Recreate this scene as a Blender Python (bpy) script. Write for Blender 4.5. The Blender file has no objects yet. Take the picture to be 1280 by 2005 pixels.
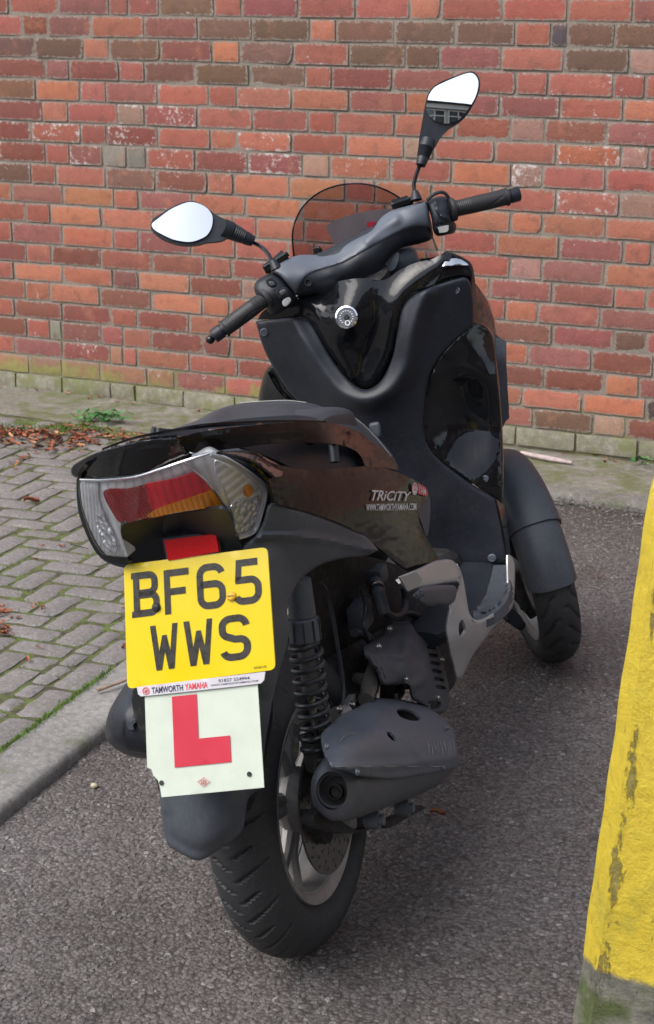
import bpy, bmesh, math, random
import numpy as np
from mathutils import Vector, Matrix, noise
from mathutils.geometry import delaunay_2d_cdt
random.seed(7); rng = np.random.default_rng(7)
SC = bpy.context.scene; COL = SC.collection
PI = math.pi
# ------------------------------------------------------------------ camera
F, CYAW, CPIT, CROL = 3300.0, 0.47378, 0.29842, -0.00329
CPOS = np.array([3.93441, -5.31967, 1.51237])
def cam_axes():
    cy, sy, cp, sp = math.cos(CYAW), math.sin(CYAW), math.cos(CPIT), math.sin(CPIT)
    fw = np.array([-sy*cp, cy*cp, -sp]); rt = np.array([cy, sy, 0]); up = np.cross(rt, fw)
    c, s = math.cos(CROL), math.sin(CROL)
    return rt*c+up*s, -rt*s+up*c, fw
RT, UP, FW = cam_axes()
cd = bpy.data.cameras.new('camera'); cam = bpy.data.objects.new('camera', cd); COL.objects.link(cam)
cd.sensor_fit = 'VERTICAL'; cd.sensor_height = 24; cd.lens = F/2005*24; cd.clip_end = 500; cd.clip_start = .05
M = Matrix.Identity(4)
for i in range(3): M[i][0] = RT[i]; M[i][1] = UP[i]; M[i][2] = -FW[i]; M[i][3] = CPOS[i]
cam.matrix_world = M; SC.camera = cam
cd.dof.use_dof = True; cd.dof.focus_distance = 2.95; cd.dof.aperture_fstop = 9.0
# ------------------------------------------------------------------ world and sun
SUN_EL, SUN_AZ = math.radians(52), math.radians(-150)      # sun direction, compass angle from +Y clockwise
w = bpy.data.worlds.new("World"); SC.world = w; w.use_nodes = True
nt = w.node_tree; bg = nt.nodes['Background']
sky = nt.nodes.new('ShaderNodeTexSky'); sky.sky_type = 'NISHITA'; sky.sun_disc = False
sky.sun_elevation = SUN_EL; sky.sun_rotation = SUN_AZ; sky.air_density = 1.0; sky.dust_density = 3.0; sky.ozone_density = 1.0
hs = nt.nodes.new('ShaderNodeHueSaturation'); hs.inputs['Saturation'].default_value = .50; hs.inputs['Value'].default_value = 1.0
nt.links.new(sky.outputs[0], hs.inputs['Color']); nt.links.new(hs.outputs[0], bg.inputs['Color']); bg.inputs['Strength'].default_value = .14
sd = bpy.data.lights.new('sun', 'SUN'); sd.energy = 1.0; sd.angle = math.radians(50); sd.color = (1, .97, .93)
so = bpy.data.objects.new('sun', sd); COL.objects.link(so)
sdir = Vector((math.sin(SUN_AZ)*math.cos(SUN_EL), math.cos(SUN_AZ)*math.cos(SUN_EL), math.sin(SUN_EL)))
so.rotation_euler = sdir.to_track_quat('Z', 'Y').to_euler(); so.location = (0, -6, 8)
SC.view_settings.view_transform = 'Standard'; SC.view_settings.look = 'None'
SC.view_settings.exposure = 1.0; SC.view_settings.gamma = 1
SC.render.engine = 'CYCLES'
SC.cycles.max_bounces = 8; SC.cycles.transparent_max_bounces = 12
# ------------------------------------------------------------------ where a line of sight meets a plane (used to place real surfaces at their measured depth)
def ray(x, y):
    d = RT*((x-640)/F) - UP*((y-1002.5)/F) + FW
    return d/np.linalg.norm(d)
def on_plane(x, y, p0, n):
    d = ray(x, y); t = np.dot(np.asarray(p0)-CPOS, n)/np.dot(d, n)
    return CPOS+d*t
def gnd(x, y, z=0.): return on_plane(x, y, (0, 0, z), np.array([0, 0, 1.]))
# bike frame: u right, v forward, w up, leaning left on its stand
BX, BY, LEAN, BYAW = 2.76787, -3.12496, 0.16057, 0.18654
bfw = np.array([-math.sin(BYAW), math.cos(BYAW), 0]); br0 = np.array([math.cos(BYAW), math.sin(BYAW), 0])
bup = np.array([0, 0, 1.])*math.cos(LEAN)-br0*math.sin(LEAN); brt = np.cross(bfw, bup); BO = np.array([BX, BY, 0])
def B(u, v, w): return BO+brt*u+bfw*v+bup*w
STEER = math.radians(30); RAKE = math.radians(25)
HN = bfw*1.0 - brt*.523
def P(x, y, k='v', val=0.):
    if k == 'v': return on_plane(x, y, B(0, val, 0), bfw)
    if k == 'u': return on_plane(x, y, B(val, 0, 0), brt)
    if k == 'w': return on_plane(x, y, B(0, 0, val), bup)
    if k == 'h': return on_plane(x, y, B(0, .93+val, 0), HN)
    if k == 'y': return on_plane(x, y, (0, val, 0), np.array([0, 1., 0]))
    if k == 'z': return gnd(x, y, val)
# ------------------------------------------------------------------ object helpers
def tag(o, label=None, cat=None, group=None, kind=None):
    for k, v in (('label', label), ('category', cat), ('group', group), ('kind', kind)):
        if v: o[k] = v
    return o
def empty(name, loc, label, cat, group=None):
    o = bpy.data.objects.new(name, None); COL.objects.link(o); o.location = loc; o.empty_display_size = .1
    o['org'] = list(map(float, loc)); return tag(o, label, cat, group)
def root_org(p):
    while p.parent: p = p.parent
    return np.array(p['org']) if 'org' in p else np.zeros(3)
def mesh_obj(name, verts, faces, mat, parent=None, smooth=True, angle=35, org=None):
    me = bpy.data.meshes.new(name)
    o3 = root_org(parent) if parent else (np.zeros(3) if org is None else np.asarray(org))
    V = np.asarray(verts, float)-o3
    me.from_pydata([tuple(v) for v in V], [], [tuple(int(i) for i in f) for f in faces]); me.update()
    if smooth:
        me.polygons.foreach_set('use_smooth', [True]*len(me.polygons))
        me.set_sharp_from_angle(angle=math.radians(angle))
    for m in (mat if isinstance(mat, (list, tuple)) else [mat]): me.materials.append(m)
    o = bpy.data.objects.new(name, me); COL.objects.link(o)
    if parent: o.parent = parent
    else: o.location = tuple(o3); o['org'] = list(map(float, o3))
    return o
def solid(o, t, offset=-1, bevel=0, angle=40):
    """give an open sheet real thickness and a crisp rim"""
    me = o.data; V = np.array([v.co[:] for v in me.vertices]); Fc = [list(p.vertices) for p in me.polygons]
    N = np.zeros_like(V); cnt = {}
    for f in Fc:
        n = np.cross(V[f[1]]-V[f[0]], V[f[2]]-V[f[0]])
        for i in f: N[i] += n
        for i in range(len(f)):
            e = (f[i], f[(i+1) % len(f)]); cnt[e] = cnt.get(e, 0)+1
    N /= np.linalg.norm(N, axis=1)[:, None]+1e-12
    top = V+N*t*(.5 if offset == 0 else 0); bot = top-N*t; m = len(V)
    F2 = Fc+[[i+m for i in f[::-1]] for f in Fc]+[[b_, a_, a_+m, b_+m] for (a_, b_) in cnt if (b_, a_) not in cnt]
    n2 = bpy.data.meshes.new(me.name); n2.from_pydata([tuple(v) for v in np.vstack([top, bot])], [], F2); n2.update()
    n2.polygons.foreach_set('use_smooth', [True]*len(n2.polygons)); n2.set_sharp_from_angle(angle=math.radians(angle))
    for mm in me.materials: n2.materials.append(mm)
    o.data = n2; bpy.data.meshes.remove(me); return o
class MB:
    def __init__(s): s.v = []; s.f = []
    def add(s, V, Fc):
        n = len(s.v); s.v += [tuple(p) for p in V]; s.f += [tuple(i+n for i in f) for f in Fc]; return s
    def box(s, c, size, ax=None, ch=.0):
        ax = ax or (np.array([1., 0, 0]), np.array([0, 1., 0]), np.array([0, 0, 1.]))
        bm = bmesh.new(); bmesh.ops.create_cube(bm, size=1)
        for q in bm.verts: q.co = Vector((q.co.x*size[0], q.co.y*size[1], q.co.z*size[2]))
        if ch: bmesh.ops.bevel(bm, geom=bm.edges[:], offset=ch, segments=2, affect='EDGES', profile=.6)
        bm.verts.index_update()
        V = [np.asarray(c)+ax[0]*q.co.x+ax[1]*q.co.y+ax[2]*q.co.z for q in bm.verts]
        Fc = [[q.index for q in f.verts] for f in bm.faces]; bm.free(); return s.add(V, Fc)
    def tube(s, pts, r, n=12, caps=True, flat=1.0):
        pts = [np.asarray(p, float) for p in pts]; m = len(pts)
        r = r if isinstance(r, (list, tuple, np.ndarray)) else [r]*m
        t0 = pts[1]-pts[0]; t0 = t0/np.linalg.norm(t0)
        a = np.cross(t0, bup if abs(np.dot(t0, bup)) < .9 else bfw); a /= np.linalg.norm(a)
        V = []
        for i, p in enumerate(pts):
            t = pts[min(i+1, m-1)]-pts[max(i-1, 0)]; L = np.linalg.norm(t); t = t/L if L > 1e-9 else t0
            a = a-t*np.dot(a, t); a /= np.linalg.norm(a); b = np.cross(t, a)
            for k in range(n):
                q = 2*PI*k/n; V.append(p+(a*math.cos(q)+b*math.sin(q)*flat)*r[i])
        Fc = [[i*n+k, i*n+(k+1) % n, (i+1)*n+(k+1) % n, (i+1)*n+k] for i in range(m-1) for k in range(n)]
        if caps: Fc += [list(range(n))[::-1], [(m-1)*n+k for k in range(n)]]
        return s.add(V, Fc)
    def lathe(s, c, axis, prof, n=48, e1=None):     # prof: (radius, along axis)
        axis = np.asarray(axis)/np.linalg.norm(axis)
        e1 = np.cross(axis, np.array([.31, .2, .93])) if e1 is None else e1; e1 = e1/np.linalg.norm(e1); e2 = np.cross(axis, e1)
        V = [np.asarray(c)+axis*h+(e1*math.cos(2*PI*k/n)+e2*math.sin(2*PI*k/n))*r for r, h in prof for k in range(n)]
        m = len(prof)
        return s.add(V, [[i*n+k, i*n+(k+1) % n, (i+1)*n+(k+1) % n, (i+1)*n+k] for i in range(m-1) for k in range(n)])
    def build(s, name, mat, parent=None, **k): return mesh_obj(name, s.v, s.f, mat, parent, **k)
def cat_rom(pts, closed=True, step=6., alpha=.5):
    """points (x,y[,...]); a third item 'c' keeps the corner sharp"""
    n = len(pts); out = []
    P2 = [np.array(p[:2], float) for p in pts]; cor = [len(p) > 2 and p[2] == 'c' for p in pts]
    rngi = range(n if closed else n-1)
    for i in rngi:
        p1, p2 = P2[i], P2[(i+1) % n]
        p0 = P2[(i-1) % n] if (closed or i > 0) else 2*p1-p2
        p3 = P2[(i+2) % n] if (closed or i < n-2) else 2*p2-p1
        if cor[i]: p0 = 2*p1-p2
        if cor[(i+1) % n]: p3 = 2*p2-p1
        L = np.linalg.norm(p2-p1); k = max(1, int(round(L/step)))
        m1 = (p2-p0)/2*min(1, 2*L/(np.linalg.norm(p2-p0)+1e-9)); m2 = (p3-p1)/2*min(1, 2*L/(np.linalg.norm(p3-p1)+1e-9))
        for j in range(k):
            t = j/k; t2, t3 = t*t, t*t*t
            out.append((2*t3-3*t2+1)*p1+(t3-2*t2+t)*m1+(-2*t3+3*t2)*p2+(t3-t2)*m2)
    if not closed: out.append(P2[-1])
    return np.array(out)
def inside(poly, q):
    x, y = q[:, 0], q[:, 1]; r = np.zeros(len(q), bool); n = len(poly)
    for i in range(n):
        x1, y1 = poly[i]; x2, y2 = poly[(i+1) % n]
        if y1 == y2: continue
        c = ((y1 > y) != (y2 > y)) & (x < (x2-x1)*(y-y1)/(y2-y1)+x1); r ^= c
    return r
def dist_poly(poly, q, closed=True):
    d = np.full(len(q), 1e9); n = len(poly)
    for i in range(n if closed else n-1):
        a, b = poly[i], poly[(i+1) % n]; ab = b-a; L = ab@ab
        t = np.clip(((q-a)@ab)/(L+1e-12), 0, 1)[:, None]; d = np.minimum(d, np.linalg.norm(q-a-t*ab, axis=1))
    return d
def tps(ctrl, sm=6e-2):
    C = np.array([c[:2] for c in ctrl], float)/100; z = np.array([c[2] for c in ctrl], float); n = len(C)
    def phi(r): return np.where(r > 1e-9, r*r*np.log(r+1e-12), 0)
    K = phi(np.linalg.norm(C[:, None]-C[None], axis=2))+np.eye(n)*sm
    Pm = np.hstack([np.ones((n, 1)), C]); A = np.block([[K, Pm], [Pm.T, np.zeros((3, 3))]])
    wv = np.linalg.lstsq(A, np.concatenate([z, np.zeros(3)]), rcond=None)[0]
    def f(q):
        q = np.asarray(q)/100; return phi(np.linalg.norm(q[:, None]-C[None], axis=2))@wv[:n]+np.hstack([np.ones((len(q), 1)), q])@wv[n:]
    return f
def panel(name, outline, depth, mat, parent, k='v', step=8, ridges=(), rnd=0, rdep=0., holes=(), thick=.004, closed_s=True, extra=None, plane=None, angle=50, bevel=0, smooth=0, tsm=6e-2):
    ol = cat_rom(outline, True, step); hl = [cat_rom(h, True, max(3, step*.6)) for h in holes]
    x0, y0 = ol.min(0); x1, y1 = ol.max(0)
    gx, gy = np.meshgrid(np.arange(x0, x1, step), np.arange(y0, y1, step*.87)); gx[1::2] += step/2
    g = np.stack([gx.ravel(), gy.ravel()], 1); g = g+rng.normal(0, step*.04, g.shape)
    keep = inside(ol, g) & (dist_poly(ol, g) > step*.45)
    for h in hl: keep &= ~inside(h, g) & (dist_poly(h, g) > step*.4)
    g = g[keep]
    if rnd:   # rings close to the rim so the rounding is smooth
        c = []
        for fr in (.12, .3, .55):
            nn = len(ol)
            for i in range(nn):
                t = ol[(i+1) % nn]-ol[i-1]; t = t/(np.linalg.norm(t)+1e-9); nrm = np.array([-t[1], t[0]])
                for sgn in (1, -1): c.append(ol[i]+nrm*sgn*rnd*fr)
        c = np.array(c); dd = dist_poly(ol, c); ok = inside(ol, c)
        fr_ok = np.zeros(len(c), bool)
        for fr in (.12, .3, .55): fr_ok |= abs(dd-rnd*fr) < rnd*.03
        c = c[ok & fr_ok]
        g = g[dist_poly(ol, g) > rnd*.62] if len(g) else g
        g = np.vstack([g, c]) if len(g) else c
    allp = [ol]+hl; pts = np.vstack(allp+[g]); edges = []; b = 0
    for a in allp: edges += [(b+i, b+(i+1) % len(a)) for i in range(len(a))]; b += len(a)
    vs, es, fs, *_ = delaunay_2d_cdt([Vector(p) for p in pts], edges, [], 0, 1e-4)
    q = np.array([tuple(v) for v in vs]); cen = np.array([q[list(f)].mean(0) for f in fs])
    ok = inside(ol, cen)
    for h in hl: ok &= ~inside(h, cen)
    fs = [f for f, o_ in zip(fs, ok) if o_]
    used = sorted({i for f in fs for i in f}); mp = {a: i for i, a in enumerate(used)}; q = q[used]; fs = [[mp[i] for i in f] for f in fs]
    E_ = np.array([(f[i], f[(i+1) % 3]) for f in fs for i in range(3)]); be = {}
    for a, b in E_: be[(a, b)] = 1
    bnd = {i for (a, b) in be if (b, a) not in be for i in (a, b)}; inner = np.array([i not in bnd for i in range(len(q))])
    def relax(d):
        for _ in range(smooth):
            a = np.zeros(len(q)); c = np.zeros(len(q)); np.add.at(a, E_[:, 0], d[E_[:, 1]]); np.add.at(c, E_[:, 0], 1); np.add.at(a, E_[:, 1], d[E_[:, 0]]); np.add.at(c, E_[:, 1], 1)
            d = np.where(inner, .4*d+.6*a/np.maximum(c, 1), d)
        return d
    if plane is not None:
        V = [on_plane(x, y, plane[0], plane[1]) for x, y in q]
        if extra is not None: V = [p-plane[1]*e for p, e in zip(V, relax(np.asarray(extra(q), float)))]
    else:
        dv = np.full(len(q), float(depth)) if np.isscalar(depth) else tps(depth, tsm)(q)
        for line, hw, hgt in ridges:
            d = dist_poly(cat_rom(line, False, 6), q, False); t = np.clip(1-d/hw, 0, 1); dv -= hgt*t*t*(3-2*t)
        if extra is not None: dv += extra(q)
        dv = relax(dv)
        if rnd:
            t = np.clip(1-dist_poly(ol, q)/rnd, 0, 1); dv += rdep*(1-np.sqrt(1-t*t*.98))
        V = [P(x, y, k, d) for (x, y), d in zip(q, dv)]
    V = np.array(V)
    f0 = np.array(fs[:50]); nn = np.cross(V[f0[:, 1]]-V[f0[:, 0]], V[f0[:, 2]]-V[f0[:, 0]]).mean(0)
    if np.dot(nn, V.mean(0)-CPOS) > 0: fs = [f[::-1] for f in fs]
    o = mesh_obj(name, V, fs, mat, parent, angle=angle)
    if thick: solid(o, thick, -1, bevel)
    return o
def dup(o, parent=None):
    c = o.copy(); COL.objects.link(c)
    if parent: c.parent = parent
    for ch in list(o.children): dup(ch, c)
    return c
# ------------------------------------------------------------------ materials
def newmat(name):
    m = bpy.data.materials.new(name); m.use_nodes = True; n = m.node_tree; return m, n, n.nodes['Principled BSDF']
def lk(n, a, b): n.links.new(a, b)
def coords(n, kind='Object', scale=1.):
    t = n.nodes.new('ShaderNodeTexCoord'); mp = n.nodes.new('ShaderNodeMapping'); mp.inputs['Scale'].default_value = (scale,)*3 if np.isscalar(scale) else scale
    lk(n, t.outputs[kind], mp.inputs[0]); return mp.outputs[0]
def noise_n(n, vec, scale, detail=4, rough=.6):
    t = n.nodes.new('ShaderNodeTexNoise'); t.inputs['Scale'].default_value = scale; t.inputs['Detail'].default_value = detail; t.inputs['Roughness'].default_value = rough
    lk(n, vec, t.inputs['Vector']); return t
def ramp(n, src, stops):
    r = n.nodes.new('ShaderNodeValToRGB'); e = r.color_ramp.elements
    while len(e) < len(stops): e.new(.5)
    for a, (p, c) in zip(e, stops): a.position = p; a.color = (*c, 1) if len(c) == 3 else c
    lk(n, src, r.inputs[0]); return r.outputs[0]
def mixc(n, fac, a, b, mode='MIX'):
    m = n.nodes.new('ShaderNodeMix'); m.data_type = 'RGBA'; m.blend_type = mode
    for s, x in ((m.inputs[0], fac), (m.inputs[6], a), (m.inputs[7], b)):
        if hasattr(x, 'links') or hasattr(x, 'is_linked'): lk(n, x, s)
        elif isinstance(x, (int, float)): s.default_value = x
        else: s.default_value = (*x, 1)
    return m.outputs[2]
def math_n(n, op, a, b=None, clamp=False):
    m = n.nodes.new('ShaderNodeMath'); m.operation = op; m.use_clamp = clamp
    for s, x in ((m.inputs[0], a), (m.inputs[1], b)):
        if x is None: continue
        if isinstance(x, (int, float)): s.default_value = x
        else: lk(n, x, s)
    return m.outputs[0]
def bump(n, h, strength, dist, prev=None):
    b = n.nodes.new('ShaderNodeBump'); b.inputs['Strength'].default_value = strength; b.inputs['Distance'].default_value = dist
    lk(n, h, b.inputs['Height'])
    if prev is not None: lk(n, prev, b.inputs['Normal'])
    return b.outputs[0]
def simple(name, base, rough=.5, metal=0., coat=0., var=.15, nscale=14, rvar=.12, bstr=.0, bscale=400, bdist=.0004, spec=.5, dust=0., em=None):
    m, n, p = newmat(name); vec = coords(n)
    t = noise_n(n, vec, nscale, 5)
    lo = tuple(c*(1-var) for c in base); hi = tuple(min(1, c*(1+var)) for c in base)
    c = ramp(n, t.outputs[0], [(.3, lo), (.7, hi)])
    if dust:
        t3 = noise_n(n, vec, nscale*5, 6, .75); d = ramp(n, t3.outputs[0], [(.5, (0, 0, 0)), (.72, (dust, dust, dust))])
        c = mixc(n, d, c, (.28, .26, .24))
    lk(n, c, p.inputs['Base Color'])
    r = n.nodes.new('ShaderNodeMapRange'); lk(n, t.outputs[0], r.inputs[0]); r.inputs[1].default_value = .3; r.inputs[2].default_value = .7
    r.inputs[3].default_value = max(0.02, rough-rvar); r.inputs[4].default_value = min(1, rough+rvar); lk(n, r.outputs[0], p.inputs['Roughness'])
    p.inputs['Metallic'].default_value = metal; p.inputs['Coat Weight'].default_value = coat; p.inputs['Coat Roughness'].default_value = .04
    p.inputs['Specular IOR Level'].default_value = spec
    if bstr:
        t2 = noise_n(n, vec, bscale, 2); lk(n, bump(n, t2.outputs[0], bstr, bdist), p.inputs['Normal'])
    return m
M_MAT = simple('matte_black_plastic', (.013, .016, .023), .43, var=.12, rvar=.04, bstr=.3, bscale=800, dust=.05, nscale=18, spec=.40)
M_MATG = simple('grey_black_plastic', (.052, .060, .075), .50, var=.12, rvar=.05, bstr=.35, bscale=600, dust=.12, nscale=22)
M_GUN = simple('gunmetal_plastic', (.092, .105, .130), .42, var=.1, rvar=.04, bstr=.2, bscale=900)
M_GLOSS = simple('gloss_black_paint', (.006, .0068, .009), .09, coat=.0, var=.1, rvar=.0, dust=.03, nscale=40, spec=.42)
M_GLOSSU = simple('gloss_upper_paint', (.008, .009, .012), .14, coat=.6, var=.05, rvar=0, dust=.03, nscale=50)
M_GLOSSB = simple('gloss_black_brick_tint', (.0085, .007, .0068), .11, coat=.0, var=.05, rvar=.0, dust=.01, nscale=60, spec=.13)  # black paint, the brick's brown reflection tinted into its base colour
M_RUB = simple('tyre_rubber', (.030, .031, .034), .66, var=.12, bstr=.25, bscale=500, dust=.12, nscale=45, spec=.4)
M_GRIP = simple('grip_rubber', (.016, .016, .018), .55, bstr=.3, bscale=500)
M_SEAT = simple('seat_vinyl', (.038, .042, .050), .50, var=.1, rvar=.05, bstr=.5, bscale=420, bdist=.0006)
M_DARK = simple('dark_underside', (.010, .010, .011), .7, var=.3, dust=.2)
M_ALLOY = simple('cast_alloy', (.30, .29, .28), .48, metal=.45, var=.25, rvar=.10, nscale=30, bstr=.3, bscale=200, dust=.25)
M_STEEL = simple('steel', (.30, .29, .28), .35, metal=1, var=.2, nscale=40, dust=.3)
M_DISC = simple('brake_disc_steel', (.22, .21, .20), .33, metal=.9, var=.15, nscale=60)
M_SILV = simple('silver_grey_paint', (.40, .395, .39), .38, metal=.35, coat=.2, var=.05, rvar=.03, dust=.05)
M_SILVL = simple('silver_trim_paint', (.60, .60, .59), .3, metal=.4, coat=.3, var=.05, rvar=.03, dust=.05)
M_SHIELD = simple('grey_heat_shield', (.088, .102, .128), .46, var=.12, rvar=.06, bstr=.35, bscale=500, dust=.14, nscale=26)
M_SPRING = simple('spring_paint', (.012, .014, .018), .35, var=.2, dust=.15)
M_MUF = simple('satin_muffler_paint', (.066, .072, .088), .45, var=.15, rvar=.08, bstr=.2, bscale=300, dust=.2, nscale=12)
M_MIR, _n, _p = newmat('mirror_glass'); _p.inputs['Base Color'].default_value = (.92, .93, .94, 1); _p.inputs['Metallic'].default_value = 1; _p.inputs['Roughness'].default_value = .015
M_CHROME = simple('chrome', (.75, .76, .78), .12, metal=1, var=.05, rvar=.03)
M_GREYBTN = simple('pale_button', (.42, .43, .42), .5)
M_WHITE = simple('white_vinyl', (.54, .52, .55), .35, var=.03, coat=.2)
M_LWHITE = simple('pale_plate_plastic', (.53, .585, .50), .45, var=.04, nscale=30, dust=.05)
M_LRED = simple('red_print', (.50, .02, .045), .45, var=.04)
M_RTXT = simple('red_lettering', (.62, .03, .05), .4, var=.02)
M_NAVY = simple('navy_lettering', (.02, .02, .06), .4, var=.02)
M_BADGE = simple('silver_badge', (.62, .62, .63), .35, metal=.2)
M_WTXT = simple('white_lettering', (.72, .72, .72), .4, var=.02)
M_BTXT = simple('plate_black_lettering', (.028, .024, .020), .30, var=.25, nscale=90, rvar=.08)
M_YBOLT = simple('yellow_plastic_screw', (.75, .42, .04), .4)
M_RREF, _n, _p = newmat('red_reflector'); _v = coords(_n, 'Object', 1.)
_t = _n.nodes.new('ShaderNodeTexVoronoi'); _t.inputs['Scale'].default_value = 420; lk(_n, _v, _t.inputs['Vector'])
lk(_n, ramp(_n, _t.outputs['Distance'], [(.0, (.50, .010, .012)), (.7, (.38, .007, .009))]), _p.inputs['Base Color']); _p.inputs['Roughness'].default_value = .15
lk(_n, bump(_n, _t.outputs['Distance'], .2, .0006), _p.inputs['Normal'])
def lens(name, base, rib_axis, scale, rough=.12, metal=0., strength=.8, coat=.6):
    m, n, p = newmat(name); t = n.nodes.new('ShaderNodeTexCoord'); mp = n.nodes.new('ShaderNodeVectorMath'); mp.operation = 'DOT_PRODUCT'
    lk(n, t.outputs['Object'], mp.inputs[0]); mp.inputs[1].default_value = tuple(rib_axis)
    s = math_n(n, 'SINE', math_n(n, 'MULTIPLY', mp.outputs['Value'], scale)); lk(n, bump(n, s, strength, .002), p.inputs['Normal'])
    c = ramp(n, math_n(n, 'MULTIPLY_ADD', s, .5), [(0, tuple(x*.45 for x in base)), (.5, base)]); 
    t2 = noise_n(n, t.outputs['Object'], 60, 4); c2 = mixc(n, t2.outputs[0], c, tuple(min(1, x*1.5) for x in base))
    lk(n, c2, p.inputs['Base Color']); p.inputs['Roughness'].default_value = rough; p.inputs['Metallic'].default_value = metal; p.inputs['Coat Weight'].default_value = coat
    return m
M_LRED1 = lens('red_lens', (.62, .012, .026), brt, 520, strength=.15)
M_LRED2 = lens('ribbed_red_lens', (.46, .012, .020), brt*.9+bup*.45, 1500, strength=1., coat=1)
M_AMB = lens('amber_lens', (.90, .27, .012), brt, 900, strength=.5)
M_REFL = lens('silver_lamp_bowl', (.58, .59, .60), brt, 420, rough=.18, metal=.2, strength=.10)
M_REFR = lens('ribbed_lamp_bowl', (.50, .51, .53), brt*.95-bup*.2, 1000, rough=.2, metal=.2, strength=.6)
M_REFD = lens('pale_lamp_bowl', (.66, .68, .74), brt*.5-bup*.86, 620, rough=.3, metal=.0, strength=.4, coat=0)  # pale bluish indicator bowl with slanting ribs
M_REFL2, _n, _p = newmat('faceted_lamp_bowl'); _v = coords(_n, 'Object', 1.); _t = _n.nodes.new('ShaderNodeTexVoronoi'); _t.inputs['Scale'].default_value = 110; lk(_n, _v, _t.inputs['Vector'])
lk(_n, ramp(_n, _t.outputs['Distance'], [(.0, (.92, .94, .97)), (.8, (.66, .68, .72))]), _p.inputs['Base Color']); _p.inputs['Roughness'].default_value = .15; _p.inputs['Metallic'].default_value = .5; lk(_n, bump(_n, _t.outputs['Distance'], 1., .006), _p.inputs['Normal'])
def glassy(name, tint, gl=.1, rough=.02):
    m, n, p = newmat(name); n.nodes.remove(p); o = n.nodes['Material Output']
    tr = n.nodes.new('ShaderNodeBsdfTransparent'); tr.inputs[0].default_value = (*tint, 1)
    g = n.nodes.new('ShaderNodeBsdfGlossy'); g.inputs['Roughness'].default_value = rough; g.inputs['Color'].default_value = (.9, .9, .95, 1)
    fr = n.nodes.new('ShaderNodeFresnel'); fr.inputs[0].default_value = 1.45
    mx = n.nodes.new('ShaderNodeMixShader'); lk(n, math_n(n, 'ADD', math_n(n, 'MULTIPLY', fr.outputs[0], .8), gl, True), mx.inputs[0]); lk(n, tr.outputs[0], mx.inputs[1]); lk(n, g.outputs[0], mx.inputs[2]); lk(n, mx.outputs[0], o.inputs[0])
    return m
M_SCREEN = glassy('smoked_screen', (.50, .44, .46), .02, .03)
M_CLEAR = glassy('clear_lens', (.96, .965, .97), .0, .04)
# number plate yellow
M_YEL = simple('reflective_yellow', (.70, .53, .008), .22, var=.03, nscale=6, coat=.4)
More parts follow.
